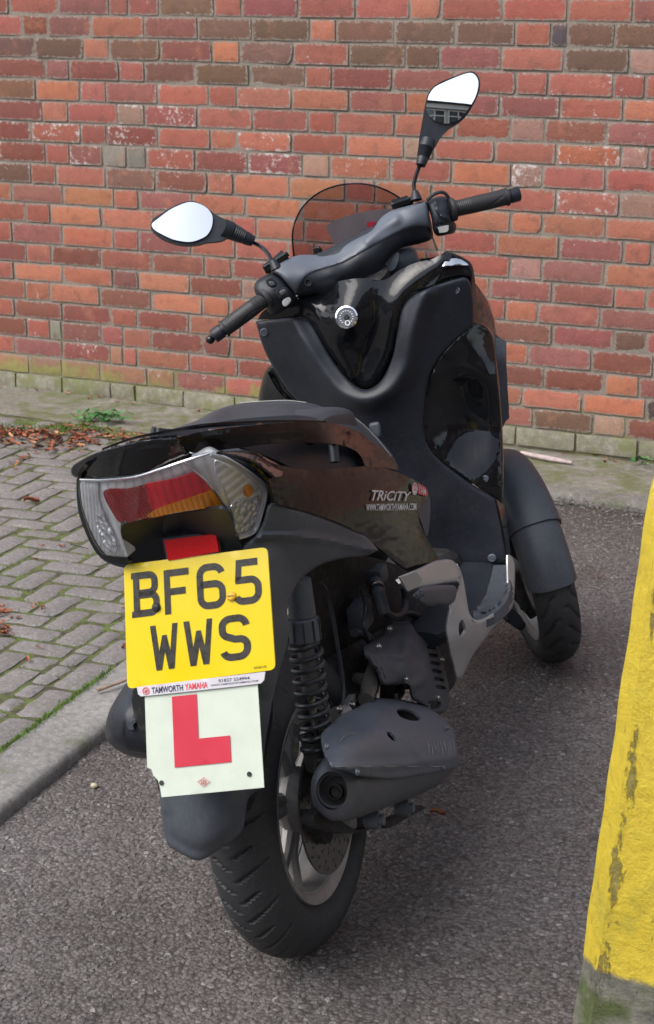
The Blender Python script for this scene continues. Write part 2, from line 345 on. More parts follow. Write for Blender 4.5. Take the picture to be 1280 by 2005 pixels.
# brick: colour from the brick's own attribute, stains from the second
def brick_mat():
    m, n, p = newmat('brick_faces'); vec = coords(n)
    a = n.nodes.new('ShaderNodeVertexColor'); a.layer_name = 'Col'
    t = noise_n(n, vec, 34, 6, .7); t2 = noise_n(n, vec, 150, 5, .7); t3 = noise_n(n, vec, 9, 3)
    c = mixc(n, .55, a.outputs['Color'], ramp(n, t.outputs[0], [(.28, (.42, .40, .42)), (.5, (.5, .5, .5)), (.75, (.62, .57, .5))]), 'OVERLAY')
    c = mixc(n, .6, c, ramp(n, t2.outputs[0], [(.3, (.40, .40, .40)), (.62, (.56, .55, .54))]), 'OVERLAY')
    dk = noise_n(n, vec, 22, 7, .75); c = mixc(n, math_n(n, 'MULTIPLY', ramp(n, dk.outputs[0], [(.60, (0, 0, 0)), (.72, (1, 1, 1))]), .55), c, (.085, .06, .05))
    e = n.nodes.new('ShaderNodeVertexColor'); e.layer_name = 'Edge'
    pt = noise_n(n, vec, 16, 5, .65); c = mixc(n, math_n(n, 'MULTIPLY', ramp(n, pt.outputs[0], [(.54, (0, 0, 0)), (.66, (1, 1, 1))]), .45), c, (.135, .075, .055))
    pt2 = noise_n(n, vec, 11, 5, .7); c = mixc(n, math_n(n, 'MULTIPLY', ramp(n, pt2.outputs[0], [(.56, (0, 0, 0)), (.68, (1, 1, 1))]), .35), c, (.42, .19, .12))
    es = n.nodes.new('ShaderNodeSeparateColor'); lk(n, e.outputs['Color'], es.inputs[0]); en = noise_n(n, vec, 75, 7, .75)
    ef = ramp(n, math_n(n, 'ADD', math_n(n, 'MULTIPLY', es.outputs[0], .26), en.outputs[0]), [(.66, (0, 0, 0)), (.72, (1, 1, 1))]); c = mixc(n, math_n(n, 'MULTIPLY', ef, .8), c, (.27, .235, .20))
    # white salt and old paint flecks
    wv = noise_n(n, vec, 45, 9, .78); th = math_n(n, 'ADD', math_n(n, 'ADD', wv.outputs[0], math_n(n, 'MULTIPLY', es.outputs[0], .05)), math_n(n, 'MULTIPLY', a.outputs['Alpha'], .17))
    f = ramp(n, math_n(n, 'ADD', math_n(n, 'MULTIPLY', th, .75), math_n(n, 'MULTIPLY', t3.outputs[0], .25)), [(.625, (0, 0, 0)), (.66, (1, 1, 1))]); c = mixc(n, math_n(n, 'MULTIPLY', f, .78), c, (.56, .52, .50))
    # lichen near the foot of the wall
    g = n.nodes.new('ShaderNodeNewGeometry'); sx = n.nodes.new('ShaderNodeSeparateXYZ'); lk(n, g.outputs['Position'], sx.inputs[0])
    li = noise_n(n, vec, 7, 6, .7)
    zf = n.nodes.new('ShaderNodeMapRange'); lk(n, sx.outputs['Z'], zf.inputs[0]); zf.inputs[1].default_value = .24; zf.inputs[2].default_value = .08; zf.inputs[3].default_value = -.28; zf.inputs[4].default_value = .10
    xf = n.nodes.new('ShaderNodeMapRange'); lk(n, sx.outputs['X'], xf.inputs[0]); xf.inputs[1].default_value = .2; xf.inputs[2].default_value = 1.9; xf.inputs[3].default_value = .05; xf.inputs[4].default_value = -.13
    lf = ramp(n, math_n(n, 'ADD', math_n(n, 'ADD', li.outputs[0], zf.outputs[0]), xf.outputs[0]), [(.55, (0, 0, 0)), (.66, (1, 1, 1))])
    lc = ramp(n, wv.outputs[0], [(.3, (.17, .19, .05)), (.7, (.33, .31, .12))]); c = mixc(n, math_n(n, 'MULTIPLY', lf, .8), c, lc)
    lk(n, c, p.inputs['Base Color']); p.inputs['Roughness'].default_value = .88; p.inputs['Specular IOR Level'].default_value = .25
    b1 = bump(n, t.outputs[0], .6, .004); lk(n, bump(n, t2.outputs[0], .8, .003, b1), p.inputs['Normal']); return m
def mortar_mat():
    m, n, p = newmat('lime_mortar'); vec = coords(n)
    t = noise_n(n, vec, 260, 5, .8); t2 = noise_n(n, vec, 6, 4)
    c = ramp(n, t.outputs[0], [(.3, (.15, .13, .11)), (.55, (.27, .238, .205)), (.75, (.38, .345, .305))])
    c = mixc(n, .5, c, ramp(n, t2.outputs[0], [(.3, (.42, .41, .40)), (.7, (.58, .57, .52))]), 'OVERLAY')
    g = n.nodes.new('ShaderNodeNewGeometry'); sx = n.nodes.new('ShaderNodeSeparateXYZ'); lk(n, g.outputs['Position'], sx.inputs[0])
    li = noise_n(n, vec, 10, 6, .7); zf = n.nodes.new('ShaderNodeMapRange'); lk(n, sx.outputs['Z'], zf.inputs[0]); zf.inputs[1].default_value = .5; zf.inputs[2].default_value = .05; zf.inputs[3].default_value = -.22; zf.inputs[4].default_value = .08
    lf = ramp(n, math_n(n, 'ADD', li.outputs[0], zf.outputs[0]), [(.5, (0, 0, 0)), (.62, (1, 1, 1))]); c = mixc(n, math_n(n, 'MULTIPLY', lf, .6), c, (.20, .21, .07))
    lk(n, c, p.inputs['Base Color']); p.inputs['Roughness'].default_value = .95; p.inputs['Specular IOR Level'].default_value = .1
    b1 = bump(n, t.outputs[0], .8, .004); lk(n, b1, p.inputs['Normal']); return m
M_BRICK = brick_mat(); M_MORT = mortar_mat()
def stone_mat(name, lo, mid, hi, moss=0., mosscol=(.10, .13, .03), scale=60, bd=.004, speck=.5):
    m, n, p = newmat(name); vec = coords(n)
    t = noise_n(n, vec, scale, 7, .75); t2 = noise_n(n, vec, 5, 5, .65)
    c = ramp(n, t.outputs[0], [(.3, lo), (.52, mid), (.72, hi)])
    c = mixc(n, .7, c, ramp(n, t2.outputs[0], [(.3, (.40, .395, .39)), (.7, (.60, .60, .585))]), 'OVERLAY')
    v = n.nodes.new('ShaderNodeTexVoronoi'); v.inputs['Scale'].default_value = 320; lk(n, vec, v.inputs['Vector'])
    sp = ramp(n, v.outputs['Color'], [(.80, (0, 0, 0)), (.95, (speck,)*3)]); c = mixc(n, sp, c, (.48, .46, .44))
    if moss:
        t3 = noise_n(n, vec, 8, 8, .75); f = ramp(n, t3.outputs[0], [(.62-moss*.3, (0, 0, 0)), (.75-moss*.3, (1, 1, 1))]); c = mixc(n, math_n(n, 'MULTIPLY', f, .75), c, mosscol)
    lk(n, c, p.inputs['Base Color']); p.inputs['Roughness'].default_value = .85; p.inputs['Specular IOR Level'].default_value = .3
    lk(n, bump(n, t.outputs[0], .8, bd), p.inputs['Normal']); return m
M_KERB = stone_mat('kerb_concrete', (.16, .15, .145), (.24, .23, .22), (.34, .33, .32), .25, (.12, .13, .07))
M_KERBB = stone_mat('old_kerb_concrete', (.11, .10, .09), (.165, .155, .14), (.24, .23, .21), .35, (.10, .11, .05), scale=40)
M_PAVE = stone_mat('block_paving', (.13, .12, .115), (.195, .18, .175), (.27, .255, .25), .16, scale=90)
M_STRIP = stone_mat('mossy_concrete', (.13, .12, .10), (.20, .185, .16), (.29, .275, .25), .55, (.10, .115, .035), scale=30)
M_STONE = stone_mat('plinth_brick', (.15, .14, .10), (.23, .215, .165), (.36, .34, .30), .5, (.17, .19, .07), scale=30)
M_MOSS, _n, _p = newmat('joint_moss'); _v = coords(_n)
_t = noise_n(_n, _v, 28, 7, .7); _t2 = noise_n(_n, _v, 500, 3)
lk(_n, ramp(_n, _t.outputs[0], [(.36, (.07, .06, .045)), (.48, (.10, .10, .045)), (.58, (.12, .155, .035)), (.74, (.15, .23, .04))]), _p.inputs['Base Color'])
_p.inputs['Roughness'].default_value = .95; lk(_n, bump(_n, _t2.outputs[0], 1., .004), _p.inputs['Normal'])
M_TUFT = simple('moss_tufts', (.10, .17, .025), .8, var=.5, nscale=30)
def asphalt():
    m, n, p = newmat('asphalt'); vec = coords(n)
    wn = noise_n(n, vec, 60, 2); wv = n.nodes.new('ShaderNodeVectorMath'); wv.operation = 'MULTIPLY_ADD'; wv.inputs[1].default_value = (.006,)*3; lk(n, wn.outputs['Color'], wv.inputs[0]); lk(n, vec, wv.inputs[2])
    v = n.nodes.new('ShaderNodeTexVoronoi'); v.inputs['Scale'].default_value = 130; lk(n, wv.outputs[0], v.inputs['Vector'])
    v2 = n.nodes.new('ShaderNodeTexVoronoi'); v2.inputs['Scale'].default_value = 260; lk(n, wv.outputs[0], v2.inputs['Vector'])
    big = noise_n(n, vec, 1.8, 5, .6); med = noise_n(n, vec, 12, 5, .7)
    col = n.nodes.new('ShaderNodeSeparateColor'); lk(n, v.outputs['Color'], col.inputs[0])
    c = ramp(n, col.outputs[0], [(.0, (.086, .078, .075)), (.5, (.118, .107, .103)), (.85, (.150, .137, .133)), (.98, (.18, .168, .165)), (1., (.26, .25, .24))])
    gap = ramp(n, v.outputs['Distance'], [(.42, (1, 1, 1)), (.78, (.50, .49, .49))]); c = mixc(n, 1., c, gap, 'MULTIPLY')
    s2 = n.nodes.new('ShaderNodeSeparateColor'); lk(n, v2.outputs['Color'], s2.inputs[0]); c = mixc(n, ramp(n, s2.outputs[1], [(.93, (0, 0, 0)), (.98, (.5, .5, .5))]), c, (.24, .23, .225))
    c = mixc(n, .9, c, ramp(n, big.outputs[0], [(.32, (.33, .31, .30)), (.50, (.50, .485, .475)), (.68, (.64, .635, .64))]), 'OVERLAY')
    c = mixc(n, .6, c, ramp(n, med.outputs[0], [(.3, (.42, .42, .42)), (.7, (.58, .57, .56))]), 'OVERLAY')
    # damp, mossy strip by the back kerb
    g = n.nodes.new('ShaderNodeNewGeometry'); sx = n.nodes.new('ShaderNodeSeparateXYZ'); lk(n, g.outputs['Position'], sx.inputs[0])
    yf = n.nodes.new('ShaderNodeMapRange'); lk(n, math_n(n, 'ADD', sx.outputs['Y'], math_n(n, 'MULTIPLY', big.outputs[0], .5)), yf.inputs[0]); yf.inputs[1].default_value = -.75; yf.inputs[2].default_value = -.2; yf.inputs[4].default_value = .75
    c = mixc(n, yf.outputs[0], c, (.040, .038, .026))
    lk(n, c, p.inputs['Base Color']); p.inputs['Roughness'].default_value = .62; p.inputs['Specular IOR Level'].default_value = .45
    h = math_n(n, 'SUBTRACT', 1., v.outputs['Distance']); h2 = math_n(n, 'ADD', math_n(n, 'MULTIPLY', h, .7), math_n(n, 'MULTIPLY', col.outputs[1], .5))
    b1 = bump(n, h2, .9, .0045); lk(n, bump(n, v2.outputs['Distance'], .5, .0015, b1), p.inputs['Normal']); return m
M_ASPH = asphalt()
# ================================================================== SETTING
# ---- brick wall
LB = [27,70,112,152,194,235,275,316,356,393,432,472,510,545,582,617,655,690,725,757]
RB = [46,96,146,195,240,288,332,380,430,475,521,567,609,652,695,740,783,823,864,903]
zL = [P(0, y, 'y', 0)[2] for y in LB]; zR = [P(1280, y, 'y', 0)[2] for y in RB]
XL = P(0, 400, 'y', 0)[0]; XR = P(1280, 400, 'y', 0)[0]
def bedz(k, x):
    t = min(1.15, max(-.15, (x-XL)/(XR-XL)))
    if k < 0: return zL[0]*(1-t)+zR[0]*t+.0755*(-k)
    return zL[k]*(1-t)+zR[k]*t
PAL = dict(r=(.285,.100,.075), o=(.345,.135,.085), O=(.37,.138,.075), b=(.150,.085,.062), d=(.185,.070,.056), m=(.225,.090,.080), p=(.29,.175,.14), k=(.075,.060,.058), g=(.21,.185,.155), L=(.27,.15,.10), s=(.21,.195,.15))
# joints (photograph x where each brick ends) and colour of the brick left of it; W/w = salt stained
ROWS = {
0:"17d 112r 213m 250m 310rw 418bw 472r 583m 695r 801r 862o 982r 1110r 1237o 1300m",
1:"43r 93d 177m 281o 386m 492b 605b 657ow 771b 890b 1008b 1078r 1110k 1203b 1310b",
2:"67b 162b 212o 311b 415dw 468O 573b 683rw 793b 860b 981m 1103r 1231b 1300p",
3:"87d 134mw 232d 282rw 382b 487b 596b 649r 767d 888m 1010r 1072r 1200rw 1262rw",
4:"69b 155o 206rw 307mw 407r 462r 570ow 683o 795m 852O 977mw 1095mw 1220rw 1300ow",
5:"82d 132o 229r 282pW 385rW 493rw 603r 657r 772r 890r 999r 1065p 1187mw 1290mw",
6:"60dw 157rW 207rw 308dW 411r 463ow 570oW 677r 790o 848p 967r 1088r 1215OW 1270pW 1370r",
7:"88dw 135r 200mW 247g 285g 381rW 484dw 592mW 644pw 763ow 883r 1000o 1061pW 1185r 1300rw",
8:"60bw 108rw 206o 303b 405dw 456rw 565o 675o 733r 845o 965o 1088r 1211rW 1330pw",
9:"22o 122m 222o 270r 375mw 480o 590o 699o 755r 880o 999o 1060o 1185ow 1300o",
10:"50r 97r 197o 300o 352r 455o 500r 595o 705r 760o 866o 971r 1094o 1219mw 1275r 1380r",
11:"23r 121m 222o 270r 373mw 460r 563r 615r 725r 835o 885r 997r 1060p 1183m 1300o",
12:"51d 99r 196d 297r 400d 452r 560r 668r 720r 830o 958o 1080mw 1202m 1264r 1380r",
13:"26r 121o 220o 270mw 370o 473d 520p 630r 740r 795o 910r 989r 1052o 1174m 1300m",
14:"49r 97o 194o 295d 395o 448o 555r 665r 720r 830r 955r 1080m 1202m 1264b 1380r",
15:"28r 121d 217d 268r 369d 470r 578r 630o 745r 850r 910r 1033o 1157m 1278d 1400r",
16:"52d 97rw 120g 197mw 240m 295r 397d 450d 553r 660r 715r 830r 945r 1064d 1184d 1250O 1380m",
17:"28r 121m 215mW 240L 267r 370r 465r 565d 670r 725r 840r 900r 1021o 1139o 1263O 1380k",
18:"55L 120L 195L 287L 340Lw 440m 545r 650r 705r 815r 925r 1042r 1161b 1224pw 1380d",
19:"32s 122s 217s 265s 360s 460s 565s 670s 780s 890s 1010s 1127s 1249s 1370s"}
BE = []
def brick_verts(x0, x1, k, z_of, nx, nz, chip):
    V = []; ph = rng.uniform(0, 100, 3); eg = []; tx, tz = rng.normal(0, .0014), rng.normal(0, .0010); y0 = rng.normal(0, .0011)
    for j in range(nz+1):
        for i in range(nx+1):
            s, t = i/nx, j/nz; x = x0+(x1-x0)*s; za, zb = z_of(k, x), z_of(k-1, x)
            z = za+.0042+(zb-za-.0084)*t
            ed = i in (0, nx) or j in (0, nz); cn = i in (0, nx) and j in (0, nz)
            q = Vector((x*22+ph[0], z*22+ph[1], ph[2])); nn = noise.noise_vector(q); n2 = noise.noise_vector(q*3.1)
            if ed:
                x += nn.x*.0030*chip+n2.x*.0012; z += nn.z*.0016*chip+n2.z*.0010
                if cn: x -= (1 if i else -1)*abs(nn.x)*.006*chip; z -= (1 if j else -1)*abs(nn.z)*.004*chip
            y = y0+tx*(s-.5)*2+tz*(t-.5)*2+n2.y*.0012+nn.y*.0012
            if ed: y += .0022
            V.append((x, y, z)); eg.append(1. if ed else 0.)
    per = [i for i in range(nx+1)]+[(j)*(nx+1)+nx for j in range(1, nz+1)]+[nz*(nx+1)+i for i in range(nx-1, -1, -1)]+[j*(nx+1) for j in range(nz-1, 0, -1)]
    n0 = len(V); V += [(V[i][0], .016, V[i][2]) for i in per]; eg += [1.]*len(per); BE.extend(eg)
    Fc = [(j*(nx+1)+i, j*(nx+1)+i+1, (j+1)*(nx+1)+i+1, (j+1)*(nx+1)+i) for j in range(nz) for i in range(nx)]
    m = len(per); Fc += [(per[a], n0+a, n0+(a+1) % m, per[(a+1) % m]) for a in range(m)]
    return V, Fc
WX0, WX1, KTOP = -2.6, 6.2, -14
root_wall = empty('brick_wall', (1.3, 0, 0), 'weathered red brick wall with pale mortar, salt stains and lichen, behind the scooter', 'wall')
bv, bf, bc = [], [], []
sv, sf, sc_ = [], [], []
BEb = []
def add_brick(x0, x1, k, code, near=True):
    base = np.array(PAL[code[0]]); base = base*1.06*rng.uniform(.86, 1.14)*(1+rng.normal(0, .05, 3)); st = {'w': .28, 'W': .58}.get(code[1:], rng.uniform(-.25, .12))
    if code[0] in 'rodOm': base = base*.9+np.array(PAL['r'])*.1
    chip = rng.uniform(.3, 1.1) if rng.random() < .8 else 2.2
    V, Fc = brick_verts(x0+.0042, x1-.0042, k, bedz, 12 if near else 4, 5 if near else 2, chip)
    tv, tf, tc = (sv, sf, sc_) if code[0] == 's' else (bv, bf, bc)
    if code[0] == 's': V = [(a, b+.0-.006, c) for a, b, c in V]
    if code[0] != 's': BEb.extend(BE)
    BE.clear(); n = len(tv); tv += V; tf += [tuple(i+n for i in f) for f in Fc]; tc += [(*np.clip(base, .02, .9), st)]*len(V)
for k in range(KTOP, 20):
    if k in ROWS:
        items = [(int(''.join(c for c in s if c.isdigit())), ''.join(c for c in s if not c.isdigit())) for s in ROWS[k].split()]
        ym = (LB[k]+LB[max(0, k-1)])/2; ymr = (RB[k]+RB[max(0, k-1)])/2
        xs = [P(px, ym+(ymr-ym)*px/1280, 'y', 0)[0] for px, _ in items]
        x = xs[0]-.225 if xs[1]-xs[0] < .3 else xs[0]-.11
        xprev = x; left = x
        for xx, (_, cde) in zip(xs, items):
            add_brick(xprev, xx, k, cde); xprev = xx
        right = xprev
    else:
        left = right = XL-.3+rng.uniform(0, .2); 
    cyc = 0; deep = k == 19
    while right < WX1:
        L = .1125 if (cyc % 4 == 3) else .225; cyc += 1
        add_brick(right, right+L, k, 's' if deep else rng.choice(['r', 'o', 'd', 'm', 'r', 'o', 'b'])+rng.choice(['', '', 'w']), -3 < k and right < XR+.4); right += L
    while left > WX0:
        L = .1125 if (cyc % 4 == 3) else .225; cyc += 1
        add_brick(left-L, left, k, 's' if deep else rng.choice(['r', 'o', 'd', 'm', 'r', 'o', 'b'])+rng.choice(['', '', 'w']), -3 < k and left > XL-.4); left -= L
def with_col(o, cols):
    a = o.data.color_attributes.new('Col', 'FLOAT_COLOR', 'POINT'); a.data.foreach_set('color', np.array(cols, np.float32).ravel())
ob = mesh_obj('bricks', bv, bf, M_BRICK, root_wall, angle=25); with_col(ob, bc)
a_ = ob.data.color_attributes.new('Edge', 'FLOAT_COLOR', 'POINT'); a_.data.foreach_set('color', np.repeat(np.array(BEb, np.float32), 4))
ob = mesh_obj('plinth', sv, sf, M_STONE, root_wall, angle=40)
zt = bedz(KTOP-1, 1)
mb = MB()
nx, nz = 180, 60
V = []; Fc = []
for j in range(nz+1):
    for i in range(nx+1):
        x = WX0+.1+(WX1-WX0-.2)*i/nx; z = -.05+(zt+.04)*j/nz; V.append((x, .0058+noise.noise(Vector((x*9, z*9, 3)))*.0012, z))
Fc = [(j*(nx+1)+i, j*(nx+1)+i+1, (j+1)*(nx+1)+i+1, (j+1)*(nx+1)+i) for j in range(nz) for i in range(nx)]
mesh_obj('mortar', V, Fc, M_MORT, root_wall)
mb = MB().box(((WX0+WX1)/2, .135, zt/2-.02), (WX1-WX0-.2, .23, zt)); mb.build('wall_core', M_MORT, root_wall, smooth=False)
mb = MB().box(((WX0+WX1)/2, .10, zt+.03), (WX1-WX0, .30, .07), ch=.01); mb.build('coping', M_KERB, root_wall, smooth=False)
# ---- ground levels
def pz(y): return .010+.0075*min(3.5, max(0, -y-.4))
KI = lambda y: 1.872-.103*(y+2.55)        # inner edge of the side kerb
KW = .135
# asphalt sheet reaching the horizon, gently uneven near the bike
V = []; Fc = []
xs = list(np.linspace(-60, -4, 6))+list(np.linspace(-3, 7, 90))+list(np.linspace(9, 60, 6)); ys = list(np.linspace(-60, -8, 6))+list(np.linspace(-7, 3, 90))+list(np.linspace(6, 60, 6))
for y in ys:
    for x in xs:
        z = noise.noise(Vector((x*1.3, y*1.3, 0)))*.004 if (-3 < x < 7 and -7 < y < -.45) else 0
        if x < KI(y)+.05 or y > -.5: z = -.012
        if np.hypot(x-BX, y-BY) < .25: z *= .3
        V.append((x, y, z-.0015))
nxx = len(xs); Fc = [(j*nxx+i, j*nxx+i+1, (j+1)*nxx+i+1, (j+1)*nxx+i) for j in range(len(ys)-1) for i in range(nxx-1)]
tag(mesh_obj('asphalt', V, Fc, M_ASPH), kind='structure')
# loose stones standing proud in the worn asphalt
V, Fc = [], []
def pebble(c, r, fl=.5):
    n0 = len(V); rr = rng.uniform(.6, 1.3, 8); a0 = rng.uniform(0, 7)
    for i in range(6):
        a = a0+i*PI/3; V.append((c[0]+math.cos(a)*r*rr[i], c[1]+math.sin(a)*r*rr[i], c[2]-r*.25))
    for i in range(6):
        a = a0+i*PI/3+.3; V.append((c[0]+math.cos(a)*r*rr[i]*.62, c[1]+math.sin(a)*r*rr[i]*.62, c[2]+r*fl*rng.uniform(.55, 1)))
    for i in range(6): Fc.append((n0+i, n0+(i+1) % 6, n0+6+(i+1) % 6, n0+6+i))
    Fc.append(tuple(n0+6+i for i in range(6)))
cnt = 0
while cnt < 22000:
    x, y = rng.uniform(1.75, 3.6), rng.uniform(-4.3, -.45)
    if y < -3.6 and rng.random() < .3: pass
    if x < KI(y)+KW+.005: continue
    pebble((x, y, -.001+noise.noise(Vector((x*1.3, y*1.3, 0)))*.004), abs(rng.normal(.0034, .0014))+.001, rng.uniform(.2, .5)); cnt += 1
M_GRAV, _n, _p = newmat('asphalt_stones'); _v = coords(_n); _t = _n.nodes.new('ShaderNodeTexVoronoi'); _t.inputs['Scale'].default_value = 90; lk(_n, _v, _t.inputs['Vector'])
_s = _n.nodes.new('ShaderNodeSeparateColor'); lk(_n, _t.outputs['Color'], _s.inputs[0])
lk(_n, ramp(_n, _s.outputs[0], [(0, (.085, .077, .074)), (.6, (.13, .118, .114)), (.95, (.17, .16, .155)), (1, (.28, .265, .26))]), _p.inputs['Base Color']); _p.inputs['Roughness'].default_value = .6
tag(mesh_obj('asphalt_stones', V, Fc, M_GRAV, smooth=False), kind='stuff', label='small worn stones standing proud in the asphalt', cat='gravel')
# ---- side kerb (rounded concrete edging) and back kerb
def strip(name, fn0, fn1, ys, zt, zb, mat, round_right=True):
    V, Fc = [], []; prof = [(0, 0, 0), (.02, 0, .0), (.80, 0, 0), (.93, 0, -.002), (.975, 0, -.007), (1., 0, -.016), (1.0, 1, 0)]
    for y in ys:
        a, b = fn0(y), fn1(y)
        for s, lowf, dz in prof:
            x = a[0]+(b[0]-a[0])*s; yy = a[1]+(b[1]-a[1])*s
            z = zb if lowf else zt(yy)+dz
            nn = noise.noise(Vector((x*14, yy*14, 1))); V.append((x+nn*.0022, yy+nn*.0015, z+nn*.0014))
    m = len(prof); Fc = [(j*m+i, (j+1)*m+i, (j+1)*m+i+1, j*m+i+1) for j in range(len(ys)-1) for i in range(m-1)]
    o = mesh_obj(name, V, [f[::-1] for f in Fc], mat); o2 = o.data; return o
kb = np.linspace(-6.5, -.44, 160)
o = strip('side_kerb', lambda y: (KI(y), y), lambda y: (KI(y)+KW, y), kb, lambda y: pz(y)+.002, -.03, M_KERB); tag(o, kind='structure')
BKY0, BKY1 = -.385, -.475
xs_ = np.linspace(6.2, KI(-.45)+KW*.3, 120)
o = strip('back_kerb', lambda x: (x, BKY0-.002*(x-2)), lambda x: (x, BKY1-.02*(x-2.2)), xs_, lambda y: .012, -.03, M_KERBB); tag(o, kind='structure')
# concrete strip along the wall
V, Fc = [], []; xs = np.linspace(WX0, WX1, 220); yy = np.linspace(-.40, .01, 14)
for y in yy:
    for x in xs: V.append((x, y+(-.06*(x < 1.9) if y == yy[0] else 0)*0, .008+noise.noise(Vector((x*5, y*8, 2)))*.003))
Fc = [(j*220+i, j*220+i+1, (j+1)*220+i+1, (j+1)*220+i) for j in range(13) for i in range(219)]
tag(mesh_obj('concrete_strip', V, Fc, M_STRIP), kind='structure')
# ---- block paving: stretcher course by the kerb, cut course, then herringbone; all laid as one pavement
kd = np.array([-.1025, 1.0]); kd /= np.linalg.norm(kd); kn = np.array([-kd[1], kd[0]])      # along / away from the kerb (to the left)
K0 = np.array([KI(-2.55), -2.55])
bv, bf = [], []
joints = []
def block(a0, a1, n0, n1):      # along, across (away from kerb)
    g = rng.uniform(.0036, .0078, 4); a0 += g[0]; a1 -= g[1]; n0 += g[2]; n1 -= g[3]
    c = K0+kd*(a0+a1)/2+kn*(n0+n1)/2
    if c[1] > -.47 or c[1] < -6.4 or c[0] < -3: return
    rot = rng.normal(0, .008); hz = rng.normal(0, .0012); tl = rng.normal(0, .006, 2)
    nxb, nyb = 7, 4; V = []
    for j in range(nyb+1):
        for i in range(nxb+1):
            s, t = i/nxb, j/nyb; a = (a1-a0)*(s-.5); b = (n1-n0)*(t-.5)
            ed = i in (0, nxb) or j in (0, nyb); cn = i in (0, nxb) and j in (0, nyb)
            f = .93 if cn else 1
            p = c+kd*(a*f-b*rot)+kn*(b*f+a*rot); q = noise.noise_vector(Vector((p[0]*25, p[1]*25, hz*999)))
            if ed: p = p+np.array([q.x, q.y])*.004
            z = pz(p[1])+.002+hz+a*tl[0]+b*tl[1]+q.z*.0012-(.005 if ed else 0)
            V.append((p[0], p[1], z))
    per = [i for i in range(nxb+1)]+[j*(nxb+1)+nxb for j in range(1, nyb+1)]+[nyb*(nxb+1)+i for i in range(nxb-1, -1, -1)]+[j*(nxb+1) for j in range(nyb-1, 0, -1)]
    n_ = len(V); V += [(V[i][0], V[i][1], V[i][2]-.02) for i in per]; m = len(per)
    Fq = [(j*(nxb+1)+i+1, j*(nxb+1)+i, (j+1)*(nxb+1)+i, (j+1)*(nxb+1)+i+1) for j in range(nyb) for i in range(nxb)]+[(per[x], per[(x+1) % m], n_+(x+1) % m, n_+x) for x in range(m)]
    n0_ = len(bv); bv.extend(V); bf.extend([tuple(i+n0_ for i in f) for f in Fq])
    for s_, (p0, p1) in enumerate((((a0, n0), (a1, n0)), ((a0, n1), (a1, n1)), ((a0, n0), (a0, n1)), ((a1, n0), (a1, n1)))): joints.append((K0+kd*p0[0]+kn*p0[1], K0+kd*p1[0]+kn*p1[1]))
a = -4.2+.075
while a < 2.4:
    L = .168; block(a, a+L, .004, .090); a += L
a = -4.25
while a < 2.4:
    L = rng.choice([.08, .08, .06, .11]); block(a, a+L, .090, .146); a += L
U = .079
for i in range(-58, 38):
    for j in range(0, 64):
        # 90 degree herringbone: cells (i,j); horizontal block at cells where (i-j)%4==0, vertical where (i-j)%4==2
        m4 = (i-j) % 4
        a0 = i*U; n0 = .146+j*U
        if m4 == 0: block(a0, a0+2*U, n0, n0+U)
        elif m4 == 3: block(a0, a0+U, n0, n0+2*U)
        elif m4 == 2 and j == 0: block(a0, a0+U, n0, n0+U)
o = mesh_obj('block_paving', bv, [f for f in bf], M_PAVE, angle=40); tag(o, kind='structure')
# moss bed under the joints
V, Fc = [], []; xs = np.linspace(-3.2, 2.05, 400); ys = np.linspace(-6.4, -.38, 400)
for y in ys:
    for x in xs:
        q = noise.noise(Vector((x*30, y*30, 0)))*.5+noise.noise(Vector((x*6, y*6, 5)))*.6
        V.append((min(x, KI(y)-.002+rng.uniform(0, .012)), y, pz(y)-.0042+max(-.3, q)*.0060))
Fc = [(j*400+i, j*400+i+1, (j+1)*400+i+1, (j+1)*400+i) for j in range(399) for i in range(399)]
tag(mesh_obj('moss', V, Fc, M_MOSS), 'green moss growing in the joints of the block paving', 'moss', kind='stuff')
# tufts along the joints
V, Fc = [], []
def blade(c, h, wd, lean):
    n0 = len(V); a = rng.uniform(0, 2*PI); d = np.array([math.cos(a), math.sin(a), 0]); e = np.array([-d[1], d[0], 0])
    t = c+np.array([0, 0, h])+d*lean; V.extend([tuple(c-e*wd), tuple(c+e*wd), tuple(t)]); Fc.append((n0, n0+1, n0+2))
nj = len(joints)
for _ in range(60000):
    p0, p1 = joints[rng.integers(nj)]; t = rng.random(); p = p0+(p1-p0)*t+rng.normal(0, .0035, 2)
    if not (-.2 < p[0] < 2.1 and -3.6 < p[1] < -.5): continue
    if noise.noise(Vector((p[0]*7, p[1]*7, 5)))+rng.normal(0, .12) < -.05: continue
    blade(np.array([p[0], p[1], pz(p[1])-.004]), rng.uniform(.004, .011), .0012, rng.uniform(.001, .006))
for _ in range(16000):     # the thick moss along the kerb
    y = rng.uniform(-3.6, -1.6)
    if noise.noise(Vector((3, y*5, 5)))+rng.normal(0, .15) < -.02: continue
    x = KI(y)+rng.normal(-.002, .006); blade(np.array([x, y, pz(y)-.003]), rng.uniform(.005, .013), .0014, rng.uniform(.001, .008))
for _ in range(9000):      # grass fringe where the paving meets the concrete strip
    y = rng.normal(-.50, .05); x = rng.uniform(-.5, 1.7)
    if noise.noise(Vector((x*4, y*4, 9))) < .0: continue
    blade(np.array([x, y, pz(y)-.002]), rng.uniform(.006, .02), .002, rng.uniform(.002, .012))
tag(mesh_obj('grass', V, Fc, M_TUFT, smooth=False), 'short moss and grass tufts standing in the paving joints', 'grass', kind='stuff')
